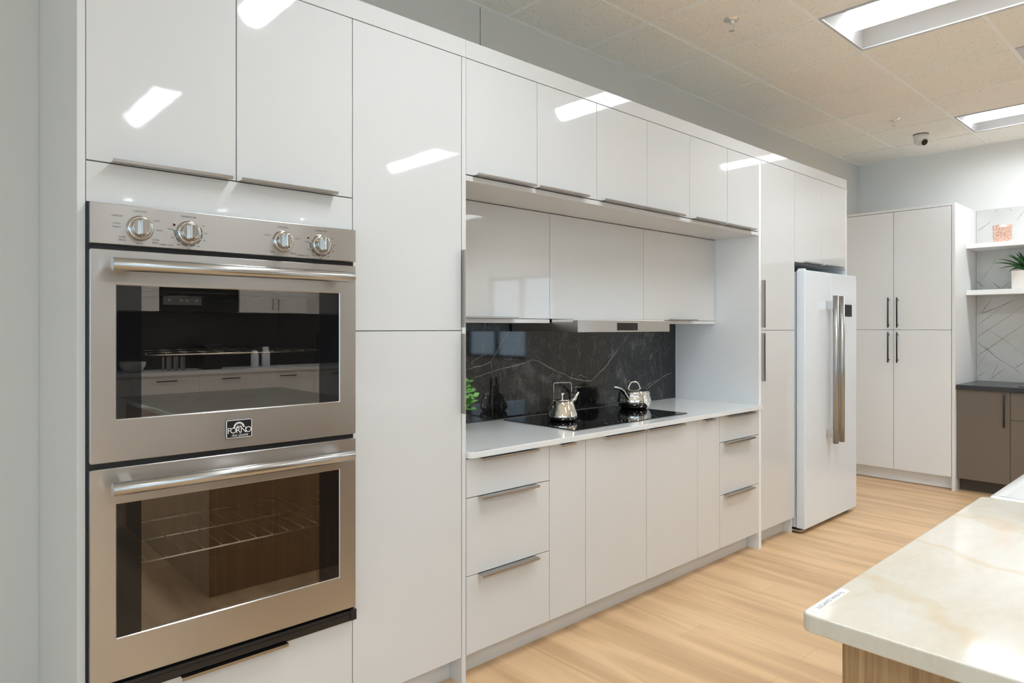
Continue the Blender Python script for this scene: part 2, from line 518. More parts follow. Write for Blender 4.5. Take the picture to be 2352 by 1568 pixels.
def window_y(name, y, x0, x1, z0, z1, n):
    bm = new()
    for a, b in ((x0, x0 + .05), (x1 - .05, x1)): bx(bm, a, b, y, y + .07, z0, z1)
    bx(bm, x0 + .05, x1 - .05, y, y + .07, z0, z0 + .05); bx(bm, x0 + .05, x1 - .05, y, y + .07, z1 - .05, z1)
    for k in range(1, n):
        xx = x0 + (x1 - x0) * k / n
        bx(bm, xx - .035, xx + .035, y, y + .06, z0 + .05, z1 - .05)
    w = tag(obj(name, bm, M['frame']), kind='structure')
    bm = new(); bx(bm, x0 + .05, x1 - .05, y + .03, y + .036, z0 + .05, z1 - .05)
    obj('window_pane', bm, M['window_glass'], w)
window_y('fill_window_3', YF - .1, fw[0], fw[1], fw[2], fw[3], 3)  # added out of view for even frontal daylight on the doors
def portal(loc, rot, sx, sy):
    l = bpy.data.lights.new('daylight_portal', 'AREA'); l.shape = 'RECTANGLE'; l.size = sx; l.size_y = sy
    l.cycles.is_portal = True
    o = bpy.data.objects.new('daylight_portal', l); C.objects.link(o); o.location = loc; o.rotation_euler = rot
portal((XL - .13, (lw[0] + lw[1]) / 2, (lw[2] + lw[3]) / 2), (0, -PI / 2, 0), lw[3] - lw[2], lw[1] - lw[0])
portal(((fw[0] + fw[1]) / 2, YF - .13, (fw[2] + fw[3]) / 2), (PI / 2, 0, 0), fw[1] - fw[0], fw[3] - fw[2])
portal((XR + .13, (wy0 + wy1) / 2, (wz0 + wz1) / 2), (0, PI / 2, 0), wz1 - wz0, wy1 - wy0)

# ceiling tiles, skipping the troffers and the air grille
skip = set()
for fx, fy in FIX:
    i = round((fx - GX0) / T); k = round((GY0 - fy) / T)
    skip |= {(i, k), (i, k + 1)}
VENT = (round((4.770 - GX0) / T), 2)
skip.add(VENT)
bm = new()
zt = ZC
for i in range(0, 19):
    for k in range(-1, 11):
        if (i, k) in skip: continue
        x0 = max(XL, GX0 + i * T); x1 = min(XR, GX0 + (i + 1) * T)
        y1 = min(YB, GY0 - k * T); y0 = max(YF, GY0 - (k + 1) * T)
        if x1 > x0 and y1 > y0:
            e = .0125
            bx(bm, x0 + e, x1 - e, y0 + e, y1 - e, zt, zt + .0075)
bx(bm, XL - .1, XR + .1, YF - .1, YB + .1, ZC + .19, ZC + .22)  # unseen slab added above the tiles to stop light leaking in
struct('ceiling', bm, M['tile'])
bm = new()
for i in range(0, 19):
    x = GX0 + i * T
    bx(bm, x - .0135, x + .0135, YF, YB, ZC + .0040, ZC + .0075)
for k in range(0, 11):
    y = GY0 - k * T
    if y <= YF: continue
    for i in range(0, 19):
        if (i, k) in skip and (i, k - 1) in skip and any(abs(GX0 + i * T - fx) < .1 and abs(y - (fy - T)) < .1 for fx, fy in FIX): continue
        xa, xb = max(XL, GX0 + i * T), min(XR, GX0 + (i + 1) * T)
        if xb > xa: bx(bm, xa, xb, y - .0135, y + .0135, ZC + .0038, ZC + .0073)
struct('trim_1', bm, M['tbar'])
# wall angle round the ceiling
bm = new()
bx(bm, XL, XR, YB - .022, YB, ZC - .002, ZC + .003); bx(bm, XR - .022, XR, YF, YB - .022, ZC - .002, ZC + .003)
struct('trim_2', bm, M['tbar'])

# ------------------------------------------------------------------ troffers
def troffer(x0, y1, label):
    y0 = y1 - 2 * T; x1 = x0 + T
    t = thing('ceiling_light', label, 'ceiling light', ((x0 + x1) / 2, (y0 + y1) / 2, ZC + .10), 'recessed fluorescent ceiling lights')
    bm = new()
    e = .012
    a, b, c, d = x0 + e, x1 - e, y0 + e, y1 - e
    for q in ((a, a + .014, c, d), (b - .014, b, c, d), (a + .014, b - .014, c, c + .014), (a + .014, b - .014, d - .014, d)):
        bx(bm, *q, ZC - .003, ZC + .012)
    obj('frame', bm, M['troffer'], t)
    # curved reflector: side wings, end caps and back
    bm = new()
    a += .014; b -= .014; c += .014; d -= .014
    xm = (a + b) / 2
    prof = []
    for k in range(11):
        u = k / 10
        prof.append((u * (xm - .075 - a), .004 + .085 * math.sin(u * PI / 2)))
    for s in (1, -1):
        pr = [bm.verts.new((a + px if s == 1 else b - px, c, ZC + pz)) for px, pz in prof]
        qr = [bm.verts.new((a + px if s == 1 else b - px, d, ZC + pz)) for px, pz in prof]
        for k in range(10):
            f = bm.faces.new((pr[k], pr[k + 1], qr[k + 1], qr[k])); f.smooth = True
    bx(bm, a - .01, b + .01, c - .01, d + .01, ZC + .092, ZC + .1)
    bx(bm, a - .012, a - .004, c - .01, d + .01, ZC, ZC + .1); bx(bm, b + .004, b + .012, c - .01, d + .01, ZC, ZC + .1)
    for yy, s in ((c, 1), (d, -1)):
        vs = [bm.verts.new(q) for q in ((a, yy, ZC + .002), (b, yy, ZC + .002), (b, yy + s * .055, ZC + .092), (a, yy + s * .055, ZC + .092))]
        bm.faces.new(vs)
    obj('reflector', bm, M['troffer'], t)
    bm = new()
    n = 14
    rows = []
    for yy in (c + .045, d - .045):
        rows.append([bm.verts.new((xm + .082 * math.cos(PI + PI * k / n), yy, ZC + .088 + .082 * math.sin(PI + PI * k / n))) for k in range(n + 1)])
    for k in range(n):
        f = bm.faces.new((rows[0][k], rows[0][k + 1], rows[1][k + 1], rows[1][k])); f.smooth = True
    bm.faces.new(rows[0]); bm.faces.new(list(reversed(rows[1])))
    obj('lens', bm, M['lens'], t)
lab = {(3, 0): 'lit recessed ceiling light at the far right, above the taupe cabinet', (2, 0): 'large lit recessed ceiling light at the top right, behind the near sprinkler'}
for q, (fx, fy) in enumerate(FIX):
    n = round((fx - 2.9415) / T - 1) // 4; r = round((1.524 - fy) / (4 * T))
    if (n, r) == (0, 0): L = 'large lit recessed ceiling light at the top right beside the nearer sprinkler'
    elif (n, r) == (1, 0): L = 'smaller looking lit recessed ceiling light at right edge beyond the dome camera'
    elif fy < -2: L = 'lit ceiling light mirrored at the left end of recessed cabinet doors'
    else: L = {(-1, 0): 'lit ceiling light mirrored at the top in the tall oven cabinet doors', (-1, 1): 'lit ceiling light mirrored in the left tall door above the ovens',
               (0, 1): 'lit ceiling light mirrored as a slanted bar in the tall pantry door', (1, 1): '',
               (-2, 0): 'lit ceiling light left of the camera, nearest row to the cabinets', (-2, 1): 'lit ceiling light left of the camera, row behind it',
               (-3, 0): 'lit ceiling light by the left wall, nearest row to the cabinets', (-3, 1): 'lit ceiling light by the left wall, row behind the camera'}[(n, r)]
    troffer(fx, fy, L)
# air grille
i, k = VENT
x0, y1 = GX0 + i * T, GY0 - k * T
t = thing('air_vent', 'square grey metal air grille in the ceiling at right edge', 'air vent', (x0 + T / 2, y1 - T / 2, ZC))
bm = new()
for q in ((x0 + .015, x0 + .05, y1 - T + .015, y1 - .015), (x0 + T - .05, x0 + T - .015, y1 - T + .015, y1 - .015), (x0 + .05, x0 + T - .05, y1 - .05, y1 - .015), (x0 + .05, x0 + T - .05, y1 - T + .015, y1 - T + .05)):
    bx(bm, *q, ZC - .002, ZC + .012)
obj('frame', bm, M['troffer'], t)
bm = new()
for j in range(16):
    xx = x0 + .06 + j * .031
    bx(bm, xx, xx + .012, y1 - T + .05, y1 - .05, ZC + .004, ZC + .02)
bx(bm, x0 + .01, x0 + T - .01, y1 - T + .01, y1 - .01, ZC + .05, ZC + .06)
obj('grille', bm, M['grey_plastic'], t)

# lowered soffit over the opposite counter with small spotlights
struct('trim_3', box(1.05, 5.3, YF, -3.15, 2.61, ZC + .05), M['wall_bright'])
for sx_, L in ((1.66, 'small round spotlight mirrored at left above the oven knobs'), (2.56, 'small round spotlight mirrored in the middle of the white fascia'), (3.46, 'small round spotlight mirrored at right of the white fascia')):
    t = thing('spotlight', L, 'spotlight', (sx_, -3.38, 2.61), 'small round spotlights')
    bm = new(); lathe(bm, [(.045, -.001), (.055, -.006), (.060, -.001), (.060, 0)], sx_, -3.38, 2.61, 28)
    obj('rim', bm, M['troffer'], t)
    bm = new(); lathe(bm, [(.001, -.003), (.044, -.0015)], sx_, -3.38, 2.61, 24)
    obj('lens', bm, M['spot'], t)
# sprinklers
def sprinkler(x, y, label):
    t = thing('fire_sprinkler', label, 'sprinkler', (x, y, ZC + .004), 'chrome fire sprinklers in the ceiling')
    bm = new(); lathe(bm, [(.018, -.010), (.040, -.008), (.043, -.001), (.043, 0.0)], x, y, ZC + .004, 28)
    obj('escutcheon', bm, M['chrome'], t)
    bm = new()
    lathe(bm, [(.010, -.022), (.014, -.018), (.014, -.006), (.016, -.004)], x, y, ZC + .004, 16)
    for s in (-1, 1):
        tube(bm, [(x + s * .010, y, ZC - .014), (x + s * .014, y, ZC - .026), (x + s * .012, y, ZC - .040), (x + s * .003, y, ZC - .052)], .0025, 8)
    tube(bm, [(x, y, ZC - .012), (x, y, ZC - .045)], .002, 8)
    obj('frame', bm, M['chrome'], t)
    bm = new(); lathe(bm, [(.004, -.062), (.007, -.056), (.004, -.052)], x, y, ZC + .004, 12)
    lathe(bm, [(.015, -.0615), (.016, -.060), (.005, -.058)], x, y, ZC + .004, 16)
    obj('deflector', bm, M['chrome'], t)
sprinkler(3.237, 1.822, 'nearer chrome fire sprinkler head in the ceiling, left of the large light')
sprinkler(5.714, 1.840, 'farther small fire sprinkler head in the ceiling, above the dome camera')
# dome camera
cx_, cy_ = 6.33, 1.835
t = thing('dome_camera', 'white dome security camera with black lens on ceiling', 'security camera', (cx_, cy_, ZC + .004))
bm = new(); lathe(bm, [(.055, -.010), (.060, -.006), (.060, 0.0)], cx_, cy_, ZC + .004, 32)
obj('base_gasket', bm, M['black'], t)
bm = new(); lathe(bm, [(.0005, -.098), (.025, -.094), (.042, -.082), (.051, -.06), (.055, -.035), (.057, -.010), (.055, -.009)], cx_, cy_, ZC + .004, 36)
obj('housing', bm, M['camera_white'], t)
d = Vector((-.50, -.62, -.42)).normalized()
ce = Vector((cx_, cy_, ZC - .052))
bm = new(); tube(bm, [ce + d * .030, ce + d * .050, ce + d * .0525], [.034, .031, .028], 28)
obj('lens_collar', bm, M['camera_white'], t)
bm = new(); tube(bm, [ce + d * .045, ce + d * .0555], [.026, .025], 28)
obj('lens', bm, M['frit'], t)

# ================================================================== cabinets on the long wall
Y0 = 2.0; TH = .019
def pull_top(parent, x0, x1, z, y=Y0):
    # edge pull on the top of a drawer or low door: plate forward, lip down
    bm = new(); bx(bm, x0, x1, y - .034, y + .012, z, z + .0014); bx(bm, x0, x1, y - .034, y - .0315, z - .0075, z)
    return obj('handle', bm, M['nickel'], parent)
def pull_bottom(parent, x0, x1, z, y=Y0):
    bm = new(); bx(bm, x0, x1, y - .034, y + .012, z - .0014, z); bx(bm, x0, x1, y - .034, y - .0315, z, z + .0065)
    return obj('handle', bm, M['nickel'], parent)
def pull_side(parent, x, z0, z1, y=Y0, s=-1):
    bm = new(); bx(bm, x, x + .0015, y - .024, y + .012, z0, z1); bx(bm, x, x + s * .006, y - .024, y - .022, z0, z1)
    return obj('handle', bm, M['nickel'], parent)
G = .0015
def front(parent, name, x0, x1, z0, z1, y=Y0, m='gloss', g=G):
    return obj(name, box(x0 + g, x1 - g, y, y + TH, z0 + g, z1 - g, .0007), M[m], parent)
def carcass(parent, x0, x1, y0, y1, z0, z1, m='white_edge'):
    return obj('carcass', box(x0 + .0008, x1 - .0008, y0, y1, z0, z1), M[m], parent)
ZT, ZTOP = 2.379, 2.448
YC = Y0 + TH + .0015
YW = YB - .004

# end panel at left, seen side-on
tag(obj('end_panel', box(.3345, .353, Y0, YW, 0, ZT + .068, .0006), M['end_panel']), 'tall pale grey end panel at the left of the oven cabinet', 'cabinet panel', 'full height cabinet side panels')
# oven cabinet
t = thing('oven_cabinet', 'tall glossy white cabinet that holds the stacked steel ovens', 'cabinet', (.733, 2.3, 0))
bm = new()
bx(bm, .354, 1.112, YC, YW, 1.677, ZT - .001)
bx(bm, .354, 1.112, YC, YW, .105, .384)
bx(bm, .354, .3575, YC, YW, .384, 1.677); bx(bm, 1.1095, 1.112, YC, YW, .384, 1.677)
obj('carcass', bm, M['white_edge'], t)
d1 = front(t, 'door', .353, .733, 1.783, ZT); pull_bottom(d1, .408, .712, 1.7835)
d2 = front(t, 'door', .733, 1.113, 1.783, ZT); pull_bottom(d2, .738, 1.044, 1.7835)
obj('fascia_panel', box(.3545, 1.1115, Y0, Y0 + TH, 1.677, 1.781, .0007), M['gloss'], t)
d3 = front(t, 'drawer', .353, 1.113, .104, .391); pull_top(d3, .575, .878, .3905)
# pantry
t = thing('pantry_cabinet', 'tall glossy white pantry cabinet between the ovens and the niche', 'cabinet', (1.343, 2.3, 0))
carcass(t, 1.113, 1.572, YC, YW, .105, ZT - .001)
d1 = front(t, 'door', 1.113, 1.572, 1.342, ZT); pull_side(d1, 1.5712, 1.354, 1.646)
d2 = front(t, 'door', 1.113, 1.572, .104, 1.342); pull_side(d2, 1.5712, 1.029, 1.330)
# side panels
tag(obj('end_panel', box(1.5735, 1.593, Y0, YW, 0, ZT - .001, .0006), M['white_edge']), 'full height white side panel between pantry and cooking niche', 'cabinet panel', 'full height cabinet side panels')
tag(obj('end_panel', box(3.871, 3.9025, Y0, YW, 0, ZT - .001, .0006), M['matte_white']), 'full height white side panel closing the right of the cooking niche', 'cabinet panel', 'full height cabinet side panels')
# crown fillers
tag(obj('top_filler', box(.3535, 1.5925, Y0 + .0005, Y0 + .02, ZT + .002, ZTOP, .0006), M['gloss']), 'glossy white top filler strip above the oven cabinet and pantry', 'cabinet trim', 'white filler strips above the cabinets')
tag(obj('top_filler', box(1.594, 5.21, Y0 + .0005, Y0 + .02, ZT + .002, ZTOP, .0006), M['gloss']), 'long glossy white top filler strip from niche to above the fridge', 'cabinet trim', 'white filler strips above the cabinets')
tag(obj('top_board', box(.354, 5.21, Y0 + .021, YW, ZT + .002, ZT + .02), M['white_edge']), 'white board along the top of the long cabinet run', 'cabinet trim')

# wall cabinets over the niche, three units of two doors
E3 = [(1.593, 1.973, 2.356), (2.356, 2.738, 3.116), (3.116, 3.502, 3.871)]
PH = [((1.626, 1.940), (1.960, 2.272)), ((2.380, 2.697), (2.702, 3.030)), ((3.132, 3.443), (3.456, 3.783))]
LB = ['glossy white two-door wall cabinet over the niche, next to the pantry', 'glossy white two-door wall cabinet over the niche, middle of three', 'glossy white two-door wall cabinet over the niche, next to tall fridge-side cabinet']
for (a, b, c), ph, L in zip(E3, PH, LB):
    t = thing('upper_cabinet', L, 'cabinet', ((a + c) / 2, 2.3, 1.936), 'two-door wall cabinets over the niche')
    carcass(t, a, c, YC, YW, 1.9365, ZT - .001)
    e = .0012
    d1 = front(t, 'door', a, b, 1.936, ZT); pull_bottom(d1, *ph[0], 1.9362)
    d2 = front(t, 'door', b, c, 1.936, ZT); pull_bottom(d2, *ph[1], 1.9362)
tag(obj('soffit_panel', box(1.594, 3.870, Y0 + .001, YW, 1.9135, 1.933, .0006), M['gloss']), 'white panel forming the underside of the upper wall cabinets', 'cabinet panel')

# recessed lift-up cabinets
YI = 2.298
E1 = [1.594, 2.355, 3.113, 3.870]
LB = ['recessed glossy white lift-up cabinet next to the pantry side panel', 'recessed glossy white lift-up cabinet directly above the range hood', 'recessed glossy white lift-up cabinet at the right end of niche']
for k in range(3):
    a, c = E1[k], E1[k + 1]
    t = thing('recessed_upper_cabinet', LB[k], 'cabinet', ((a + c) / 2, 2.45, 1.375), 'recessed lift-up cabinets inside the niche')
    if k != 1:
        carcass(t, a, c, YI + TH + .0015, YW, 1.395, 1.9115)
        obj('bottom_panel', box(a + .001, c - .001, YI + .001, YW, 1.375, 1.3935, .0006), M['white_edge'], t)
    else:
        carcass(t, a, c, YI + TH + .0015, YW, 1.398, 1.9115)
    d = front(t, 'door', a, c, 1.3945, 1.912, YI)
    if k == 0: pull_bottom(d, 1.800, 2.114, 1.3962, YI)
    if k == 2: pull_bottom(d, 3.324, 3.620, 1.3962, YI)

# range hood
t = thing('range_hood', 'slim stainless steel slide-out range hood under the recessed cabinets', 'range hood', (2.734, 2.35, 1.331))
obj('visor', box(2.360, 3.107, 2.120, 2.150, 1.331, 1.3885, .001), M['steel'], t)
obj('body', box(2.364, 3.103, 2.150, 2.585, 1.3325, 1.3800, .001), M['steel'], t)
obj('side_rail', box(2.366, 3.101, 2.150, 2.296, 1.3802, 1.3925, .001), M['pot'], t)
obj('display_bezel', box(2.650, 2.822, 2.1185, 2.1200, 1.3360, 1.3795, .0004), M['knob'], t)
obj('display', box(2.653, 2.819, 2.1175, 2.1185, 1.3385, 1.3770), M['frit'], t)

# backsplash
BV = [
 (1.6,[(2.094, 1.099), (2.145, 1.109), (2.218, 1.124), (2.306, 1.142), (2.397, 1.152), (2.478, 1.167), (2.526, 1.18), (2.576, 1.169), (2.619, 1.147), (2.669, 1.127), (2.721, 1.106), (2.774, 1.091), (2.828, 1.067), (2.883, 1.055), (2.939, 1.045), (3.005, 1.039), (3.038, 1.057), (3.072, 1.08), (3.123, 1.108), (3.157, 1.132), (3.175, 1.153), (3.21, 1.18), (3.264, 1.219), (3.309, 1.263), (3.346, 1.297), (3.378, 1.323)]),
 (1.2,[(2.065, 1.145), (2.097, 1.148), (2.121, 1.157), (2.169, 1.16), (2.199, 1.17), (2.227, 1.178), (2.249, 1.203), (2.28, 1.245), (2.306, 1.281), (2.338, 1.311), (2.363, 1.345)]),
 (0.5,[(2.094, 1.179), (2.157, 1.208), (2.194, 1.218)]),
 (0.5,[(2.23, 1.178), (2.231, 1.138)]),
 (0.5,[(2.322, 1.34), (2.322, 1.316), (2.338, 1.29)]),
 (0.5,[(2.306, 1.193), (2.384, 1.185), (2.424, 1.186)]),
 (0.9,[(3.522, 0.94), (3.577, 0.973), (3.657, 1.001), (3.751, 1.036), (3.836, 1.049)]),
 (0.6,[(3.503, 0.956), (3.567, 0.988), (3.627, 1.006), (3.698, 1.014)]),
 (0.7,[(2.883, 1.062), (2.891, 1.075), (2.923, 1.081), (2.931, 1.067), (2.98, 1.06)]),
 (0.6,[(2.451, 1.075), (2.492, 1.067), (2.547, 1.044)]),
 (0.6,[(2.637, 1.054), (2.644, 1.079), (2.669, 1.091), (2.695, 1.1)]),
 (0.5,[(2.481, 0.909), (2.488, 0.938), (2.512, 0.961), (2.547, 0.964), (2.569, 0.942)]),
 (0.5,[(2.604, 1.043), (2.662, 1.052), (2.736, 1.033)]),
 (0.6,[(3.192, 1.175), (3.201, 1.189), (3.228, 1.202)]),
 (0.5,[(2.907, 1.184), (2.883, 1.248), (2.863, 1.27)]),
 (0.5,[(3.021, 1.186), (3.038, 1.224), (3.04, 1.311)]),
 (0.5,[(2.572, 1.169), (2.558, 1.124)]),
 (0.5,[(3.255, 1.071), (3.282, 1.041), (3.3, 1.001)]),
 (0.4,[(2.287, 1.135), (2.299, 1.068)]),
 (0.4,[(3.3, 1.029), (3.402, 1.012)]),
]
bm = new()
bx(bm, 1.594, 3.870, 2.594, YW, .8815, 1.3745)
for w, pts in BV: ribbon(bm, pts, w * .0046, 'y', 2.5937, 1)
tag(obj('backsplash', bm, [M['marble'], M['vein']]), 'black marble backsplash slab with thin white veins behind the cooktop', 'backsplash')

# counter top
bm = new()
prism(bm, rrect(1.5945, 3.8700, 1.975, 2.592, (.022, 0, 0, 0)), .8555, .880, bev=.003)
t = tag(obj('countertop', bm, M['quartz']), 'white quartz countertop along the cooking niche', 'countertop')
bm = new()
for k in range(13):
    bx(bm, 1.626 + k * .0062, 1.626 + k * .0062 + .0035, 1.9835, 1.9875, .8801, .8804)
tag(obj('counter_sticker', bm, M['print']), 'tiny clear sticker with fine print on front left countertop edge', 'sticker')

# base cabinets
def base(a, c, label, name='base_cabinet', group=None):
    t = thing(name, label, 'cabinet', ((a + c) / 2, 2.3, .104), group)
    carcass(t, a, c, YC, 2.58, .1045, .8545)
    return t
for a, c, h0, h1, L in ((1.5945, 2.047, 1.652, 1.958, 'white three-drawer base cabinet left of the cooktop, by the pantry'),
                        (3.419, 3.8705, 3.462, 3.772, 'white three-drawer base cabinet at the right end of the niche')):
    t = base(a, c, L, 'drawer_cabinet', 'three-drawer base cabinets')
    for z0, z1 in ((.104, .4035), (.4035, .7025), (.7025, .8525)):
        d = front(t, 'drawer', a, c, z0, z1); pull_top(d, h0, h1, z1 - .0015)
for a, c, h0, h1, L in ((2.047, 2.279, 2.097, 2.182, 'narrow white pull-out base cabinet left of the cooktop doors'),
                        (3.192, 3.419, 3.226, 3.324, 'narrow white pull-out base cabinet right of the cooktop doors')):
    t = base(a, c, L, 'narrow_base_cabinet', 'narrow pull-out base cabinets')
    d = front(t, 'door', a, c, .104, .8525); pull_top(d, h0, h1, .851)
t = base(2.279, 3.192, 'wide white two-door base cabinet under the cooktop')
d = front(t, 'door', 2.279, 2.734, .104, .8525); pull_top(d, 2.399, 2.701, .851)
d = front(t, 'door', 2.734, 3.192, .104, .8525); pull_top(d, 2.726, 3.034, .851)
# plinths
YK = 2.075
tag(obj('toe_kick', box(.356, 1.572, YK, YK + .016, 0, .1035), M['white_edge']), 'white toe-kick board under the oven and pantry cabinets', 'toe kick', 'toe-kick boards of the long run')
tag(obj('toe_kick', box(1.5945, 3.8695, YK, YK + .016, 0, .1035), M['white_edge']), 'long white toe-kick board under the cooktop base cabinets', 'toe kick', 'toe-kick boards of the long run')
tag(obj('toe_kick', box(3.904, 4.340, YK, YK + .016, 0, .1035), M['white_edge']), 'short white toe-kick board under the tall cabinet beside the fridge', 'toe kick', 'toe-kick boards of the long run')

# tall cabinet by the fridge
t = thing('tall_cabinet', 'tall narrow glossy white cabinet just left of the fridge', 'cabinet', (4.13, 2.3, 0))
carcass(t, 3.904, 4.340, YC, YW, .105, ZT - .001)
d1 = front(t, 'door', 3.904, 4.352, 1.336, ZT); pull_side(d1, 3.9035, 1.353, 1.643, s=1)
d2 = front(t, 'door', 3.904, 4.352, .104, 1.336); pull_side(d2, 3.9035, 1.026, 1.319, s=1)
tag(obj('end_panel', box(4.3415, 4.358, YC, YW, 0, ZT - .001, .0006), M['matte_white']), 'white side panel standing along the left of the fridge', 'cabinet panel', 'full height cabinet side panels')
tag(obj('end_panel', box(5.192, 5.21, Y0, YW, 0, ZT + .001, .0006), M['matte_white']), 'white end panel at the far right of the fridge', 'cabinet panel', 'full height cabinet side panels')
t = thing('over_fridge_cabinet', 'glossy white two-door cabinet mounted above the fridge', 'cabinet', (4.78, 2.3, 1.785))
carcass(t, 4.3585, 5.191, YC, YW, 1.787, ZT - .001)
d1 = front(t, 'door', 4.3535, 4.773, 1.785, ZT, g=.0008); pull_bottom(d1, 4.435, 4.721, 1.786)
d2 = front(t, 'door', 4.773, 5.1915, 1.785, ZT, g=.0008); pull_bottom(d2, 4.764, 5.071, 1.786)

# ================================================================== refrigerator
YFR = 1.941
t = thing('refrigerator', 'white side-by-side refrigerator with long steel bar handles', 'refrigerator', (4.79, 2.25, 0))
obj('body', box(4.385, 5.182, 2.006, 2.57, .03, 1.722, .003), M['fridge'], t)
for nm, a, b in (('left', 4.375, 4.7835), ('right', 4.7865, 5.235)):
    d = obj('door', box(a, b, YFR, 2.000, .03, 1.731, .005), M['fridge'], t)
    if nm == 'left':
        hx = 4.712; bm = new()
    else:
        hx = 4.812; bm = new()
    tube(bm, [(hx, 1.880, .564), (hx, 1.880, 1.570)], .0185, 24)
    h = obj('handle', bm, M['steel_v'], d)
    for z0 in (.600, 1.478):
        obj('bracket', box(hx - .012, hx + .012, 1.890, YFR, z0, z0 + .058, .002), M['knob'], h)
    if nm == 'right':
        obj('display', box(5.012, 5.145, YFR - .0015, YFR, 1.432, 1.518), M['frit'], d)
obj('hinge_cover', box(4.385, 4.425, 1.956, 1.995, 1.7315, 1.7420, .002), M['fridge'], t)
bm = new(); bx(bm, 4.36, 4.44, 1.965, 2.16, .012, .022, .002)
lathe(bm, [(.016, 0.0), (.016, .012)], 4.40, 1.975, .012, 16)
obj('hinge_bracket', bm, M['knob'], t)
for k, (x, y) in enumerate(((4.42, 1.99), (5.15, 1.99), (4.42, 2.5), (5.15, 2.5))):
    bm = new(); lathe(bm, [(.022, 0), (.022, .012), (.012, .014), (.012, .032)], x, y, 0, 16)
    obj('foot', bm, M['grey_plastic'] if k else M['knob'], t)
obj('base_grille', box(4.39, 5.178, 2.03, 2.05, .006, .03), M['black'], t)

# ================================================================== double wall oven
YO = 1.970
ox0, ox1 = .3575, 1.1085
ov = thing('double_oven', 'stainless steel double wall oven built into the tall cabinet', 'oven', (.733, 2.25, .386))
bm = new()
bx(bm, .3585, 1.1085, 1.999, 2.020, .386, 1.676)
bm2 = bm
# trim frame around two cavities
bm.free(); bm = new()
yt0, yt1 = 1.9935, 2.0215
for q in ((.3540, .385, .386, 1.674), (1.081, 1.1115, .386, 1.674), (.385, 1.081, .386, .535), (.385, 1.081, .915, 1.095), (.385, 1.081, 1.485, 1.674)):
    bx(bm, q[0], q[1], yt0, yt1, q[2], q[3])
obj('trim_frame', bm, M['black'], ov)
for z0, z1, rz in ((.535, .915, .708), (1.095, 1.485, 1.277)):
    bm = new()
    y0, y1 = yt1, 2.50
    bx(bm, .372, .392, y0, y1, z0, z1); bx(bm, 1.074, 1.094, y0, y1, z0, z1)
    bx(bm, .372, 1.094, y0, y1, z0 - .02, z0); bx(bm, .372, 1.094, y0, y1, z1, z1 + .02)
    bx(bm, .372, 1.094, y1, y1 + .02, z0 - .02, z1 + .02)
    for zz in (rz - .012, rz + .05, rz - .08):
        for xx in (.392, 1.066): bx(bm, xx, xx + .008, y0 + .03, y1 - .02, zz - .004, zz)
    cav = obj('cavity', bm, M['cavity'], ov)
    for rr in ([rz] if rz > 1 else [rz]):
        bm = new()
        ra, rb, ya, yb = .402, 1.064, 2.045, 2.47
        for yy in (ya, yb, (ya + yb) / 2):
            tube(bm, [(ra, yy, rr), (rb, yy, rr)], .0032, 8)
        for xx in (ra, rb): tube(bm, [(xx, ya, rr), (xx, yb, rr)], .0032, 8)
        n = 13
        for k in range(1, n):
            xx = ra + (rb - ra) * k / n
            tube(bm, [(xx, ya - .003, rr + .004), (xx, yb + .003, rr + .004)], .0015, 6)
        obj('rack', bm, M['wire'], ov)
    bm = new()
    for k in range(9):
        xx = .47 + k * .065
        tube(bm, [(xx, 2.06, z1 - .03), (xx, 2.44, z1 - .03)], .003, 6)
    tube(bm, [(.44, 2.05, z1 - .03), (1.02, 2.05, z1 - .03)], .003, 6); tube(bm, [(.44, 2.45, z1 - .03), (1.02, 2.45, z1 - .03)], .003, 6)
    obj('broil_element', bm, M['cavity'], ov)

def ring(bm, X0, X1, Z0, Z1, x0, x1, z0, z1, y0, y1, lip=.0025):
    # flat door frame with chamfered window opening
    def loop(a, b, c, d, y): return [bm.verts.new(q) for q in ((a, y, c), (b, y, c), (b, y, d), (a, y, d))]
    e = .0015
    Lp = [loop(X0, X1, Z0, Z1, y1), loop(X0, X1, Z0, Z1, y0 + e), loop(X0 + e, X1 - e, Z0 + e, Z1 - e, y0), loop(x0 - lip, x1 + lip, z0 - lip, z1 + lip, y0), loop(x0, x1, z0, z1, y0 + lip), loop(x0, x1, z0, z1, y1)]
    for a, b in zip(Lp, Lp[1:] + Lp[:1]):
        for k in range(4):
            bm.faces.new((a[k], a[(k + 1) % 4], b[(k + 1) % 4], b[k]))
    es = [ed for ed in bm.edges if abs(ed.verts[0].co.x - ed.verts[1].co.x) < 1e-6 and abs(ed.verts[0].co.z - ed.verts[1].co.z) < 1e-6
          and min(abs(ed.verts[0].co.x - X0), abs(ed.verts[0].co.x - X1)) < 1e-6]
    bmesh.ops.bevel(bm, geom=es, offset=.004, segments=3, profile=0.5, affect='EDGES')
def oven_door(Z0, Z1, z0, z1, hz):
    bm = new()
    ring(bm, ox0, ox1, Z0, Z1, .4175, 1.0490, z0, z1, YO, 1.992)
    d = obj('door', bm, M['steel'], ov)
    obj('window_glass', box(.4755, .9810, YO + .003, YO + .0045, z0, z1), M['oven_glass'], d)
    for xa, xb in ((.4175, .4752), (.9813, 1.0490)):
        obj('glass_border', box(xa, xb, YO + .003, 1.992, z0, z1), M['frit'], d)
    bm = new()
    yh = 1.915; r = .0168
    lathe(bm, [(r - .0015, 0.0), (r, .0015), (r, .6715), (r - .0015, .673)], 0, 0, 0, 36, 'z')
    bm.transform(Matrix.Translation((.396, yh, hz)) @ Matrix.Rotation(PI / 2, 4, 'Y'))
    h = obj('handle', bm, M['steel_bar'], d)
    for hx in (.425, 1.010):
        obj('handle_bracket', box(hx, hx + .030, yh + .008, YO, hz - .008, hz + .008, .0015), M['knob'], h)
    return d
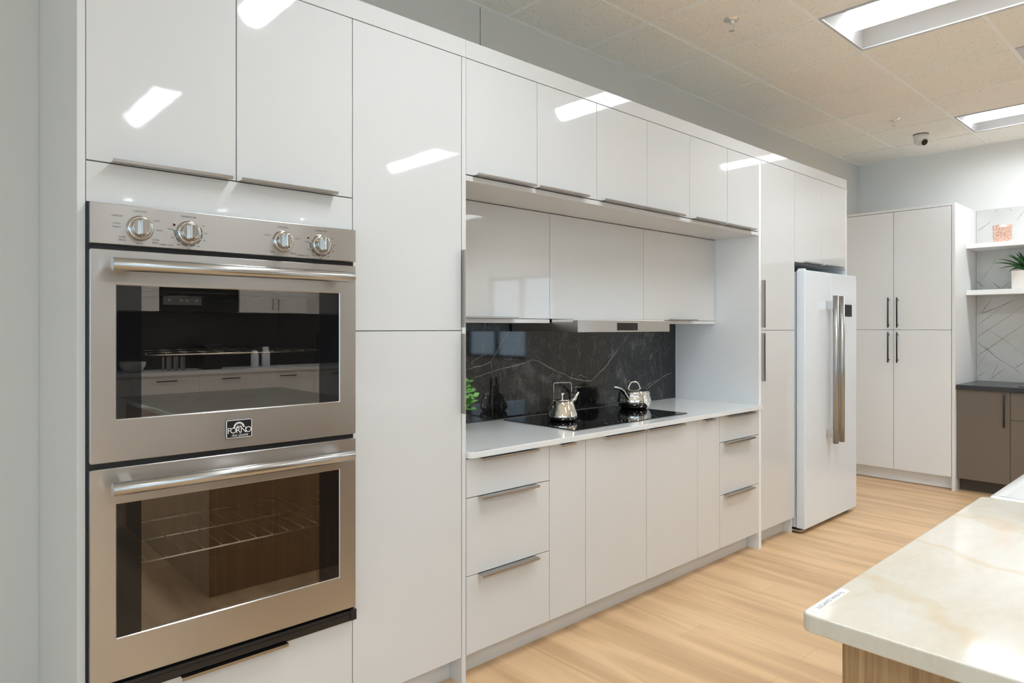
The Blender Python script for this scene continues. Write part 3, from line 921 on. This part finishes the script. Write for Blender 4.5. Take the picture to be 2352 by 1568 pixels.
du = oven_door(1.006, 1.5545, 1.1160, 1.4635, 1.513)
dl = oven_door(.4385, .9905, .5495, .8960, .947)
# badge with raised rim, arch emblem and lettering
bm = new()
def rr(bm, x0, x1, z0, z1, y0, y1, r, mi=0):
    pts = rrect(x0, x1, z0, z1, (r, r, r, r), 5)
    a = [bm.verts.new((x, y0, z)) for x, z in pts]; b = [bm.verts.new((x, y1, z)) for x, z in pts]
    f = bm.faces.new(a); f.material_index = mi
    f = bm.faces.new(b); f.material_index = mi
    for k in range(len(pts)):
        f = bm.faces.new((a[k], a[(k + 1) % len(pts)], b[(k + 1) % len(pts)], b[k])); f.material_index = mi
bx0, bx1, bz0, bz1 = .6915, .7660, 1.0345, 1.0880
rr(bm, bx0, bx1, bz0, bz1, YO - .0035, YO, .005, 0)
rr(bm, bx0 + .0005, bx1 - .0005, bz0 + .0005, bz1 - .0005, YO - .0042, YO - .0035, .005, 1)
rr(bm, bx0 + .0025, bx1 - .0025, bz0 + .0025, bz1 - .0025, YO - .0048, YO - .0040, .003, 0)
yb = YO - .0051
bcx = (bx0 + bx1) / 2
text(bm, 'F', .0235, (bcx - .0290, yb, 1.0563), mi=1); text(bm, 'O', .0235, (bcx - .0172, yb, 1.0563), mi=1); text(bm, 'R', .0235, (bcx - .0035, yb, 1.0563), mi=1)
text(bm, '.', .0235, (bcx + .0042, yb, 1.0563), mi=1)
text(bm, 'N', .0235, (bcx + .0118, yb, 1.0563), mi=1); text(bm, 'O', .0235, (bcx + .0262, yb, 1.0563), mi=1)
text(bm, 'Alta Qualità', .0098, (bcx + .001, yb, 1.0425), shear=.35, mi=1)
acx, acz = bcx - .001, 1.0650
for k in range(11):
    a0 = PI * (k + .08) / 11; a1 = PI * (k + .92) / 11
    q = [bm.verts.new((acx + r * math.cos(a), yb, acz + r * math.sin(a))) for r, a in ((.0108, a0), (.0160, a0), (.0160, a1), (.0108, a1))]
    f = bm.faces.new(q); f.material_index = 1
for dx, hh in ((-.004, .0075), (0.0, .0060), (.004, .0070), (-.0065, .003), (.0065, .003)):
    q = [bm.verts.new((acx + dx + a, yb, acz + b)) for a, b in ((-.0018, .0002), (.0018, .0002), (.0006, hh))]
    f = bm.faces.new(q); f.material_index = 1
obj('badge', bm, [M['black'], M['white_print']], du)['label'] = 'black badge with white arch emblem and lettering'
# control panel
KN = [(.471, 1.6150, 0), (.592, 1.6145, 1), (.861, 1.6145, 2), (.985, 1.6140, 3)]
# control panel with its printed markings
bm = new(); bx(bm, ox0, ox1, YO, 1.992, 1.5685, 1.6730, .0015)
yp = YO - .0004
s = .0062
def tx(a, x, z, sz=s, al='CENTER'): text(bm, a, sz, (x, yp, z), align=al, mi=1)
k0 = KN[0]
tx('FUNCTION', k0[0], k0[1] + .0445); tx('DEFROST', k0[0] - .039, k0[1] + .028, al='RIGHT'.replace('RIGHT', 'RIGHT'))
tx('CONV.', k0[0] - .044, k0[1] + .008, al='RIGHT'); tx('ROAST', k0[0] - .044, k0[1] - .001, al='RIGHT')
tx('CONV', k0[0] - .032, k0[1] - .026, al='RIGHT'); tx('BROIL', k0[0] - .032, k0[1] - .034, al='RIGHT')
tx('BROIL', k0[0], k0[1] - .0395); tx('CONV', k0[0] + .030, k0[1] - .027, al='LEFT'); tx('BAKE', k0[0] + .030, k0[1] - .035, al='LEFT')
tx('BAKE', k0[0] + .040, k0[1] - .001, al='LEFT'); tx('LIGHT', k0[0] + .031, k0[1] + .024, al='LEFT')
tx('UPPER OVEN', .5355, 1.5765)
k2 = KN[2]
tx('FUNCTION', k2[0], k2[1] + .0425); tx('ROAST', k2[0] - .037, k2[1] + .015, al='RIGHT'); tx('LIGHT', k2[0] + .037, k2[1] + .012, al='LEFT')
tx('BAKE', k2[0] - .025, k2[1] - .034, al='RIGHT'); tx('BROIL', k2[0] + .025, k2[1] - .034, al='LEFT')
tx('LOWER OVEN', .9255, 1.5760)
for q in (1, 3):
    kx, kz, _ = KN[q]
    tx('TEMPERATURE', kx, kz + .0440); tx('MAX', kx - .040, kz + .006, al='RIGHT')
    for lb, an in (('150', 32), ('200', 3), ('250', -24), ('300', -56), ('350', -90), ('400', -126), ('450', -157)):
        a = math.radians(an)
        tx(lb, kx + .0445 * math.cos(a), kz + .0425 * math.sin(a), .0055)
    segs = [(28, 6), (1, -20), (-27, -52), (-60, -86), (-94, -122), (-130, -154), (-160, -184)]
    for a0, a1 in segs:
        pr = None
        for j in range(7):
            a = math.radians(a0 + (a1 - a0) * j / 6)
            w = .0011
            v = [bm.verts.new((kx + (.0355 + o) * math.cos(a), yp, kz + (.0355 + o) * math.sin(a))) for o in (-w, w)]
            if pr: bm.faces.new((pr[0], pr[1], v[1], v[0])).material_index = 1
            pr = v
    bx(bm, kx - .041, kx - .0345, yp - .0001, yp, kz + .0025, kz + .0040, mi=1)
for kx, kz, _ in KN:
    bx(bm, kx - .0004, kx + .0004, yp - .0001, yp, kz + .0345, kz + .0365, mi=1)
cp = obj('control_panel', bm, [M['steel'], M['print']], ov)
for kx, kz, kk in KN:
    bm = new()
    lathe(bm, [(.0330, 0), (.0330, -.002), (.0300, -.012), (.0245, -.014), (.0235, -.009)], kx, YO, kz, 48, 'y')
    bz = obj('knob_bezel', bm, M['knob'], cp)
    bm = new()
    lathe(bm, [(.0215, -.006), (.0215, -.024), (.0195, -.026), (.0190, -.024)], kx, YO, kz, 48, 'y')
    # grip bar across the face
    bmx = new()
    bx(bmx, kx - .0065, kx + .0065, YO - .043, YO - .020, kz - .0205, kz + .0205, .003)
    me = bpy.data.meshes.new('k'); bmx.to_mesh(me); bmx.free(); bm.from_mesh(me); bpy.data.meshes.remove(me)
    obj('knob', bm, M['knob'], bz)
for kx in (.5545, .942):
    bm = new(); lathe(bm, [(.0048, 0), (.0048, -.0012), (.0036, -.0016)], kx, YO, 1.634, 20, 'y')
    r = obj('indicator_ring', bm, M['knob'], cp)
    bm = new(); lathe(bm, [(.0036, -.0015), (.0020, -.0022)], kx, YO, 1.634, 16, 'y')
    obj('indicator_light', bm, M['led'], r)
# black ventilation trim below
bm = new()
bx(bm, .3555, 1.1100, 1.975, 1.9935, .3990, .4280, .001)
bx(bm, .3600, 1.1000, 1.9725, 1.975, .4160, .4175)
bx(bm, 1.090, 1.1115, 1.970, 1.9935, .3960, .4300, .001)
obj('vent_trim', bm, M['black'], ov)

# ================================================================== cooktop and pans
t = thing('cooktop', 'black glass induction cooktop set in the white countertop', 'cooktop', (2.74, 2.345, .880))
bm = new(); bx(bm, 2.280, 3.195, 2.065, 2.555, .8802, .8850, .0012)
for k in range(7):
    lathe(bm, [(.004, 0), (.004, .00015)], 2.55 + k * .05, 2.105, .8850, 12, mi=1)
obj('glass_plate', bm, [M['cooktop'], M['grey_plastic']], t)

ZK = .8852
kx, ky = 2.477, 2.330
t = thing('kettle', 'polished steel kettle with square arch handle on the cooktop', 'kettle', (kx, ky, ZK))
bm = new(); lathe(bm, [(.052, 0), (.066, .003), (.075, .012), (.078, .024), (.0765, .030), (.070, .052), (.061, .080), (.054, .096), (.050, .100), (.040, .1015)], kx, ky, ZK, 64)
obj('body', bm, M['chrome'], t)
bm = new(); lathe(bm, [(.040, .1018), (.036, .1060), (.010, .1085), (.004, .1090)], kx, ky, ZK, 48)
lid = obj('lid', bm, M['chrome'], t)
bm = new(); lathe(bm, [(.006, .1085), (.005, .116), (.006, .124), (.014, .134), (.014, .137), (.008, .139)], kx, ky, ZK, 32)
obj('lid_knob', bm, M['chrome'], lid)
bm = new()
dx, dy = .86, -.51
def kp(a, b, z): return (kx + a * dx - b * dy, ky + a * dy + b * dx, ZK + z)
tube(bm, [kp(.052, 0, .092), kp(.066, 0, .108), kp(.074, 0, .124), kp(.084, 0, .142)], [.016, .011, .009, .0075], 20, True)
obj('spout', bm, M['chrome'], t)
# flat arch handle
bm = new()
cyc = [(-.048, .094), (-.048, .182), (-.0465, .187), (-.042, .1905), (-.036, .192), (.036, .192), (.042, .1905), (.0465, .187), (.048, .182), (.048, .094)]
ins = [(-.0445, .094), (-.0445, .1815), (-.0435, .1845), (-.0405, .1868), (-.036, .188), (.036, .188), (.0405, .1868), (.0435, .1845), (.0445, .1815), (.0445, .094)]
w = .0075
L4 = []
for (a, z), (a2, z2) in zip(cyc, ins):
    L4.append([bm.verts.new(kp(a, -w, z)), bm.verts.new(kp(a, w, z)), bm.verts.new(kp(a2, w, z2)), bm.verts.new(kp(a2, -w, z2))])
for p_, q_ in zip(L4, L4[1:]):
    for k in range(4): bm.faces.new((p_[k], p_[(k + 1) % 4], q_[(k + 1) % 4], q_[k]))
bm.faces.new(L4[0]); bm.faces.new(L4[-1])
obj('handle', bm, M['chrome'], t)

px, py = 3.160, 2.400
t = thing('saucepan', 'polished steel lidded saucepan with long curved handle on cooktop', 'saucepan', (px, py, ZK))
bm = new(); lathe(bm, [(.060, 0), (.078, .003), (.092, .018), (.098, .036), (.098, .050), (.092, .072), (.088, .086), (.092, .093), (.090, .0935), (.086, .088)], px, py, ZK, 64)
obj('body', bm, M['chrome'], t)
bm = new(); lathe(bm, [(.088, .0935), (.0895, .0955), (.078, .103), (.045, .111), (.012, .114), (.003, .1145)], px, py, ZK, 64)
lid = obj('lid', bm, M['chrome'], t)
bm = new()
pts = [(-.036, .110), (-.032, .120), (-.027, .134), (-.020, .146), (-.010, .152), (.010, .152), (.020, .146), (.027, .134), (.032, .120), (.036, .110)]
tube(bm, [(px + a * .92, py - a * .55, ZK + z) for a, z in pts], .0048, 12)
obj('lid_handle', bm, M['chrome'], lid)
bm = new()
pts = [(-.090, .062, .010), (-.102, .068, .011), (-.120, .085, .011), (-.145, .108, .0115), (-.175, .124, .0125), (-.205, .132, .013), (-.238, .137, .0125), (-.247, .138, .008)]
tube(bm, [(px + a, py - .02 + a * .10, ZK + z) for a, z, r in pts], [r for a, z, r in pts], 18, True, flat=.72)
obj('handle', bm, M['chrome'], t)

# potted green plant in the niche corner
gx, gy = 1.845, 2.42
t = thing('potted_plant', 'leafy green potted plant peeking from the left corner of niche', 'potted plant', (gx, gy, .8802))
bm = new(); lathe(bm, [(.045, 0), (.050, .004), (.060, .085), (.062, .095), (.056, .095), (.052, .082)], gx, gy, .8802, 32)
obj('pot', bm, M['pot'], t)
bm = new(); lathe(bm, [(.001, .083), (.052, .084)], gx, gy, .8802, 24)
obj('soil', bm, M['soil'], t)
def leaf(bm, base, d, L, wd, up=Vector((0, 0, 1)), curl=.25, n=5):
    d = d.normalized(); side = d.cross(up)
    if side.length < .01: side = Vector((1, 0, 0))
    side.normalize(); nr = side.cross(d).normalized()
    rows = []
    for k in range(n + 1):
        u = k / n
        c = base + d * (L * u) - nr * (curl * L * u * u)
        ww = wd * math.sin(PI * min(.985, .06 + .92 * u ** .8)) + .0004
        rows.append([bm.verts.new(c + side * ww + nr * ww * .35), bm.verts.new(c), bm.verts.new(c - side * ww + nr * ww * .35)])
    for a, b in zip(rows, rows[1:]):
        for j in (0, 1):
            f = bm.faces.new((a[j], a[j + 1], b[j + 1], b[j])); f.smooth = True
bm = new()
rnd = random.Random(4)
stems = new()
for s_ in range(60):
    an = rnd.uniform(0, 2 * PI); out = rnd.uniform(.02, .115); hh = rnd.uniform(.11, .25) - out * .25
    b0 = Vector((gx + rnd.uniform(-.03, .03), gy + rnd.uniform(-.03, .03), .96))
    tip = Vector((gx + out * math.cos(an), gy + out * math.sin(an), .8802 + hh))
    mid = (b0 + tip) / 2 + Vector((0, 0, .015))
    tube(stems, [b0, mid, tip], .0014, 6)
    for k in range(6):
        u = (k + 1) / 6
        base_ = b0.lerp(tip, u) + Vector((0, 0, .015 * math.sin(PI * u)))
        for w_ in (0, 1):
            a2 = an + w_ * PI + k * 1.3 + rnd.uniform(-.5, .5)
            leaf(bm, base_, Vector((math.cos(a2), math.sin(a2), rnd.uniform(.0, .7))), rnd.uniform(.026, .042), rnd.uniform(.008, .012), up=Vector((rnd.uniform(-1, 1), rnd.uniform(-1.6, -.2), .9)).normalized())
obj('foliage', bm, M['leaf'], t)
obj('stems', stems, M['leaf'], t)

# ================================================================== far wall: tall cabinet, shelves, taupe run
XC = 6.440
t = thing('tall_storage_cabinet', 'tall white four-door cabinet with black bar handles on the far wall', 'cabinet', (6.77, 2.08, 0))
YR, YM, YL = 1.641, 2.080, 2.523
obj('carcass', box(XC + .021, XR - .004, YR, YL + .02, .112, 2.362), M['matte_white'], t)
obj('top_panel', box(XC, XR - .004, 1.615, YL + .02, 2.3665, 2.388, .0008), M['shelf'], t)
obj('side_panel', box(XC, XR - .004, 1.615, 1.6385, 0, 2.366, .0008), M['shelf'], t)
obj('toe_kick', box(XC + .07, XC + .085, YR, YL, .004, .111), M['matte_white'], t)
obj('filler', box(XC, XC + .018, YL + .0005, YB - .006, 0, 2.366), M['matte_white'], t)
def bar_handle(parent, x, y, z0, z1, m='black_matte', r=.006):
    bm = new(); tube(bm, [(x - .034, y, z0), (x - .034, y, z1)], r, 14)
    for zz in (z0 + .022, z1 - .022): tube(bm, [(x, y, zz), (x - .034, y, zz)], r * .75, 10)
    return obj('handle', bm, M[m], parent)
for a, b, hy in ((YR, YM, 2.043), (YM, YL, 2.114)):
    for z0, z1, h0, h1 in ((1.333, 2.3645, 1.352, 1.615), (.112, 1.333, 1.047, 1.312)):
        d = obj('door', box(XC, XC + .019, a + .0018, b - .0018, z0 + .0018, z1 - .0018, .0007), M['matte_white'], t)
        bar_handle(d, XC, hy, h0, h1)
# marble slab
MV = [
 (1.2,[(1.614, 1.468), (1.561, 1.483), (1.468, 1.522), (1.394, 1.561), (1.331, 1.589), (1.271, 1.607)]),
 (0.8,[(1.571, 1.481), (1.547, 1.531), (1.496, 1.616)]),
 (0.8,[(1.614, 1.368), (1.533, 1.435), (1.44, 1.518), (1.331, 1.62)]),
 (1,[(1.614, 1.265), (1.524, 1.334), (1.376, 1.45), (1.271, 1.547)]),
 (1.3,[(1.614, 1.102), (1.542, 1.153), (1.413, 1.262), (1.271, 1.38)]),
 (1.3,[(1.614, 1.231), (1.571, 1.189), (1.533, 1.162), (1.468, 1.094), (1.403, 1.044), (1.34, 1.002), (1.271, 0.937)]),
 (0.8,[(1.514, 0.886), (1.468, 0.943), (1.399, 0.996)]),
 (0.6,[(1.505, 0.918), (1.449, 1.038)]),
 (0.7,[(1.619, 0.906), (1.547, 0.967)]),
 (0.5,[(1.524, 1.334), (1.422, 1.256), (1.271, 1.122)]),
 (0.5,[(1.609, 1.004), (1.528, 1.137)]),
 (1,[(1.34, 0.999), (1.271, 1.056)]),
 (1.2,[(1.614, 1.768), (1.58, 1.73), (1.561, 1.712)]),
 (0.6,[(1.59, 1.753), (1.496, 1.894), (1.468, 1.971), (1.431, 2.021)]),
 (1,[(1.491, 1.746), (1.435, 1.69)]),
 (0.6,[(1.435, 1.69), (1.365, 1.748)]),
 (0.9,[(1.614, 2.207), (1.505, 2.282)]),
 (0.6,[(1.482, 2.361), (1.451, 2.388)]),
 (0.8,[(1.378, 2.384), (1.354, 2.356)]),
 (0.9,[(1.327, 2.262), (1.271, 2.348)]),
]
bm = new()
bx(bm, 7.085, XR - .002, .10, 1.613, .8815, 2.392)
for w, pts in MV: ribbon(bm, [(min(a, 1.611), b) for a, b in pts], w * .0068, 'x', 7.0846, 1)
rv = random.Random(3)
for k in range(9):
    z = rv.uniform(.9, 2.2); y = 1.271
    pts = [(y, z)]
    for j in range(6): pts.append((pts[-1][0] - .17, pts[-1][1] + rv.choice((-1, 1)) * rv.uniform(.02, .12)))
    pts = [(a, min(2.38, max(.89, b))) for a, b in pts]
    ribbon(bm, pts, .008, 'x', 7.0846, 1)
tag(obj('backsplash', bm, [M['white_marble'], M['brown_vein']]), 'white marble backsplash slab with brown veins above the dark counter', 'backsplash')
# shelves
tag(obj('floating_shelf', box(6.760, 7.0835, .25, 1.6135, 2.029, 2.067, .001), M['shelf']), 'upper white floating shelf holding the rose glass jar', 'shelf', 'white floating shelves')
tag(obj('floating_shelf', box(6.760, 7.0835, .25, 1.6135, 1.6300, 1.6720, .001), M['shelf']), 'lower white floating shelf holding the spiky potted plant', 'shelf', 'white floating shelves')
# rose jar
vx, vy = 6.88, 1.382
bm = new()
lathe(bm, [(.040, 0), (.052, .004), (.058, .022), (.066, .040), (.066, .118), (.070, .146), (.066, .146), (.062, .118), (.062, .042), (.05, .026)], vx, vy, 2.0672, 28)
tag(obj('glass_candle_holder', bm, M['rose']), 'rose gold mercury glass candle holder on upper shelf', 'candle holder')
# agave
ax, ay = 6.91, 1.225
t = thing('potted_agave', 'spiky dark green agave plant in a square cream pot', 'potted plant', (ax, ay, 1.6722))
bm = new(); bx(bm, ax - .085, ax + .085, ay - .085, ay + .085, 1.6722, 1.826, .006)
bx(bm, ax - .08, ax + .08, ay - .08, ay + .08, 1.826, 1.8262)
obj('pot', bm, M['pot'], t)
bm = new()
rnd = random.Random(11)
for k in range(26):
    an = k * 2.399 + .25
    el = -.12 + 1.25 * (k / 26)
    L = (.27 - .13 * (k / 26)) * (.50 if math.cos(an) > .3 else 1)
    d_ = Vector((math.cos(an) * math.cos(el), math.sin(an) * math.cos(el), math.sin(el) + .25))
    b_ = Vector((ax + .018 * math.cos(an), ay + .018 * math.sin(an), 1.835 + .02 * k / 26))
    dn = d_.normalized(); side = dn.cross(Vector((0, 0, 1))).normalized(); nr = side.cross(dn).normalized()
    rows = []
    for j in range(9):
        u = j / 8
        c = b_ + dn * (L * u) - nr * (-.04 * u * (1 - u)) - Vector((0, 0, 1)) * (.05 * u * u * (1 - k / 30))
        ww = .0215 * (1 - u) ** .75 * (.65 + .9 * min(u * 3, .45)) + .0004
        rows.append([bm.verts.new(c + side * ww + nr * ww * .5), bm.verts.new(c - nr * .001), bm.verts.new(c - side * ww + nr * ww * .5), bm.verts.new(c - nr * (.006 * (1 - u) + .0008))])
    for a, b in zip(rows, rows[1:]):
        for j in range(4):
            f = bm.faces.new((a[j], a[(j + 1) % 4], b[(j + 1) % 4], b[j])); f.smooth = True
obj('leaves', bm, M['agave'], t)
# taupe base cabinets
XT = 6.482
Yt = [1.613, 1.251, .70, .15]
def taupe(a, b, label, kind):
    t = thing('base_cabinet', label, 'cabinet', (6.78, (a + b) / 2, 0), 'taupe base cabinets on the far wall')
    obj('carcass', box(XT + .021, 7.08, b + .001, a - .001, .104, .842), M['taupe'], t)
    obj('toe_kick', box(XT + .085, XT + .10, b, a, 0, .103), M['taupe_dark'], t)
    if kind == 'door':
        d = obj('door', box(XT, XT + .019, b + .0015, a - .0015, .106, .8415, .0007), M['taupe'], t)
        bar_handle(d, XT, 1.286, .560, .826, r=.0065)
    else:
        for z0, z1 in ((.621, .8415), (.106, .621)):
            d = obj('drawer', box(XT, XT + .019, b + .0015, a - .0015, z0 + .0015, z1 - .0015, .0007), M['taupe'], t)
            bm = new(); ym = (a + b) / 2
            tube(bm, [(XT - .034, ym - .15, z1 - .06), (XT - .034, ym + .15, z1 - .06)], .0065, 12)
            for yy in (ym - .12, ym + .12): tube(bm, [(XT, yy, z1 - .06), (XT - .034, yy, z1 - .06)], .005, 10)
            obj('handle', bm, M['black_matte'], d)
taupe(Yt[0], Yt[1], 'matte taupe base cabinet with one door beside the tall white cabinet', 'door')
taupe(Yt[2], Yt[3], 'matte taupe drawer cabinet beyond the right edge of view', 'drawers')
taupe(Yt[1], Yt[2], 'matte taupe base cabinet with drawers at the right edge', 'drawer')
tag(obj('countertop', box(6.455, 7.083, .15, 1.6135, .8435, .8805, .002), M['charcoal']), 'dark charcoal countertop on the taupe cabinets', 'countertop')
tag(obj('cooktop', box(6.56, 6.99, .60, 1.215, .8807, .885, .001), M['cooktop']), 'black glass cooktop set in the dark charcoal countertop', 'cooktop')

# ================================================================== island
IX0, IX1, IY0, IY1 = 1.109, 2.245, -1.25, .500
bm = new()
prism(bm, rrect(IX0, IX1, IY0, IY1, (.016, .016, .016, .016), 4), .8500, .8800, bev=.0035, seg=3)
tag(obj('island_countertop', bm, M['quartzite']), 'cream quartzite island countertop with faint peach veins at front right', 'countertop')
t = thing('kitchen_island', 'light oak kitchen island base under the cream stone top', 'kitchen island', (1.68, -.38, 0))
obj('carcass', box(1.168, 2.225, -1.20, .430, .09, .8495), M['oak'], t)
obj('end_panel', box(1.148, 1.1675, -1.215, .448, 0, .8495, .001), M['oak'], t)
obj('side_panel', box(1.168, 2.235, .4305, .448, 0, .8495, .001), M['oak'], t)
bm = new()
bx(bm, 1.1245, 1.2635, .4790, .4945, .8801, .8804)
lb = obj('name_label', bm, M['paper'])
tag(lb, 'white paper label strip with black capitals on island corner', 'label')
bm = new()
text(bm, 'TAJ MAHAL QUARTZITE', .0098, (1.1965, .4868, .88055), 'top180')
bm_me = obj('lettering', bm, M['print'], lb)
# white sink at the far end of the island
t = thing('farmhouse_sink', 'white rectangular sink beyond the far end of the island top', 'sink', (2.72, .10, .64))
bm = new()
sx0, sx1, sy0, sy1 = 2.262, 3.18, -.30, .486
def rectloop(x0, x1, y0, y1, r, z): return [bm.verts.new((x, y, z)) for x, y in rrect(x0, x1, y0, y1, (r,) * 4, 5)]
Ls = [rectloop(sx0, sx1, sy0, sy1, .012, .64), rectloop(sx0, sx1, sy0, sy1, .012, .874), rectloop(sx0 + .003, sx1 - .003, sy0 + .003, sy1 - .003, .012, .879),
      rectloop(sx0 + .026, sx1 - .026, sy0 + .026, sy1 - .026, .012, .879), rectloop(sx0 + .030, sx1 - .030, sy0 + .030, sy1 - .030, .012, .874),
      rectloop(sx0 + .040, sx1 - .040, sy0 + .040, sy1 - .040, .03, .68), rectloop(sx0 + .070, sx1 - .070, sy0 + .070, sy1 - .070, .03, .662)]
for a, b in zip(Ls, Ls[1:]):
    n = len(a)
    for k in range(n):
        f = bm.faces.new((a[k], a[(k + 1) % n], b[(k + 1) % n], b[k])); f.smooth = True
bm.faces.new(Ls[0]); bm.faces.new(Ls[-1])
obj('basin', bm, M['sink'], t)
bm = new(); lathe(bm, [(.045, 0), (.045, .003), (.03, .004)], 2.72, .10, .662, 28)
obj('drain', bm, M['chrome'], t)
t = thing('sink_cabinet', 'white base cabinet carrying the farmhouse sink beyond the island', 'cabinet', (2.72, .10, 0))
obj('carcass', box(2.264, 3.178, -.29, .458, .09, .6395), M['matte_white'], t)
for a, b in ((2.264, 2.720), (2.722, 3.178)):
    obj('door', box(a + .001, b - .001, .459, .477, .10, .636, .0007), M['matte_white'], t)
obj('toe_kick', box(2.28, 3.16, -.25, .40, 0, .09), M['matte_white'], t)

# ================================================================== display kitchen opposite, seen mirrored in the oven glass
t = thing('upper_cabinet', 'white two-door wall cabinet mirrored at right in the oven glass', 'cabinet', (3.355, -4.14, 1.53))
obj('carcass', box(2.94, 3.77, YF + .003, -3.985, 1.53, 2.35), M['matte_white'], t)
for a, b, hx in ((2.94, 3.355, 3.32), (3.355, 3.77, 3.39)):
    d = obj('door', box(a + .001, b - .001, -3.984, -3.965, 1.531, 2.349, .0007), M['matte_white'], t)
    bm = new(); tube(bm, [(hx, -3.93, 1.56), (hx, -3.93, 1.70)], .006, 10)
    for zz in (1.575, 1.685): tube(bm, [(hx, -3.965, zz), (hx, -3.93, zz)], .005, 8)
    obj('handle', bm, M['steel_v'], d)
t = thing('upper_cabinet', 'white wall cabinet mirrored at left in the oven glass', 'cabinet', (1.60, -4.14, 1.53))
obj('carcass', box(1.12, 2.08, YF + .003, -3.985, 1.53, 2.35), M['matte_white'], t)
for a, b in ((1.12, 1.60), (1.60, 2.08)):
    obj('door', box(a + .001, b - .001, -3.984, -3.965, 1.531, 2.349, .0007), M['matte_white'], t)
t = thing('microwave', 'dark grey built-in appliance with dials mirrored in upper oven glass', 'microwave', (2.30, -4.12, 1.53))
obj('body', box(2.09, 2.93, YF + .003, -3.99, 1.53, 2.0, .003), M['black'], t)
obj('control_panel', box(2.12, 2.52, -3.99, -3.975, 1.60, 1.70, .003), M['microwave'], t)
for kx_ in (2.18, 2.30, 2.36, 2.46):
    bm = new(); lathe(bm, [(.018, 0), (.018, .02), (.012, .022)], kx_, -3.975, 1.65, 20, 'y')
    obj('dial', bm, M['steel'], t)
tag(obj('backsplash', box(.4, 4.4, YF + .002, YF + .022, .8815, 1.529), M['dark_slab']), 'dark backsplash slab mirrored in the upper oven glass', 'backsplash')
tag(obj('countertop', box(.4, 4.4, YF + .024, -3.655, .845, .880, .002), M['matte_white']), 'white countertop mirrored across the upper oven glass', 'countertop')
t = thing('base_cabinet', 'white base cabinet row mirrored low in the upper oven glass', 'cabinet', (2.4, -4.0, 0))
obj('carcass', box(.42, 4.38, YF + .003, -3.70, .1, .8445), M['matte_white'], t)
obj('toe_kick', box(.44, 4.36, YF + .003, -3.76, 0, .099), M['matte_white'], t)
for k in range(6):
    a = .42 + k * .66
    d = obj('door', box(a + .001, a + .659, -3.699, -3.68, .102, .843, .0007), M['matte_white'], t)
    bm = new(); tube(bm, [(a + .23, -3.65, .79), (a + .43, -3.65, .79)], .006, 8)
    for xx in (a + .25, a + .41): tube(bm, [(xx, -3.68, .79), (xx, -3.65, .79)], .005, 8)
    obj('handle', bm, M['black_matte'], d)
tag(obj('wood_panel', box(4.42, 5.2, YF + .003, YF + .05, 0, 2.6), M['brown']), 'brown wood wall panel mirrored at the right of the oven glass', 'wall panel')
bm = new(); lathe(bm, [(.05, 0), (.09, .02), (.12, .07), (.125, .11), (.118, .11), (.08, .03)], 1.82, -3.95, .8805, 32)
tag(obj('bowl', bm, M['pot']), 'pale bowl on a counter mirrored at left in oven glass', 'bowl')
bm = new(); lathe(bm, [(.05, 0), (.05, .16), (.035, .20), (.035, .24)], 3.28, -4.05, .8805, 24)
tag(obj('canister', bm, M['matte_white']), 'taller white canister mirrored at right in the oven glass', 'canister', 'white canisters mirrored in the oven glass')
bm = new(); lathe(bm, [(.045, 0), (.045, .14), (.03, .18), (.03, .20)], 3.14, -4.03, .8805, 24)
tag(obj('canister', bm, M['matte_white']), 'shorter white canister mirrored at right in the oven glass', 'canister', 'white canisters mirrored in the oven glass')
bm = new(); bx(bm, 2.52, 2.72, -4.12, -3.9, .8805, 1.16, .01)
tag(obj('coffee_machine', bm, M['black']), 'black countertop appliance mirrored in middle of oven glass', 'coffee machine')
bm = new()
for k in range(7):
    lathe(bm, [(.012, 0), (.012, .13), (.006, .16)], 2.12 + k * .035, -3.97 + (k % 2) * .04, .8805, 12)
tag(obj('utensil_set', bm, M['nickel']), 'bronze coloured upright utensils mirrored left of centre in oven glass', 'utensils')
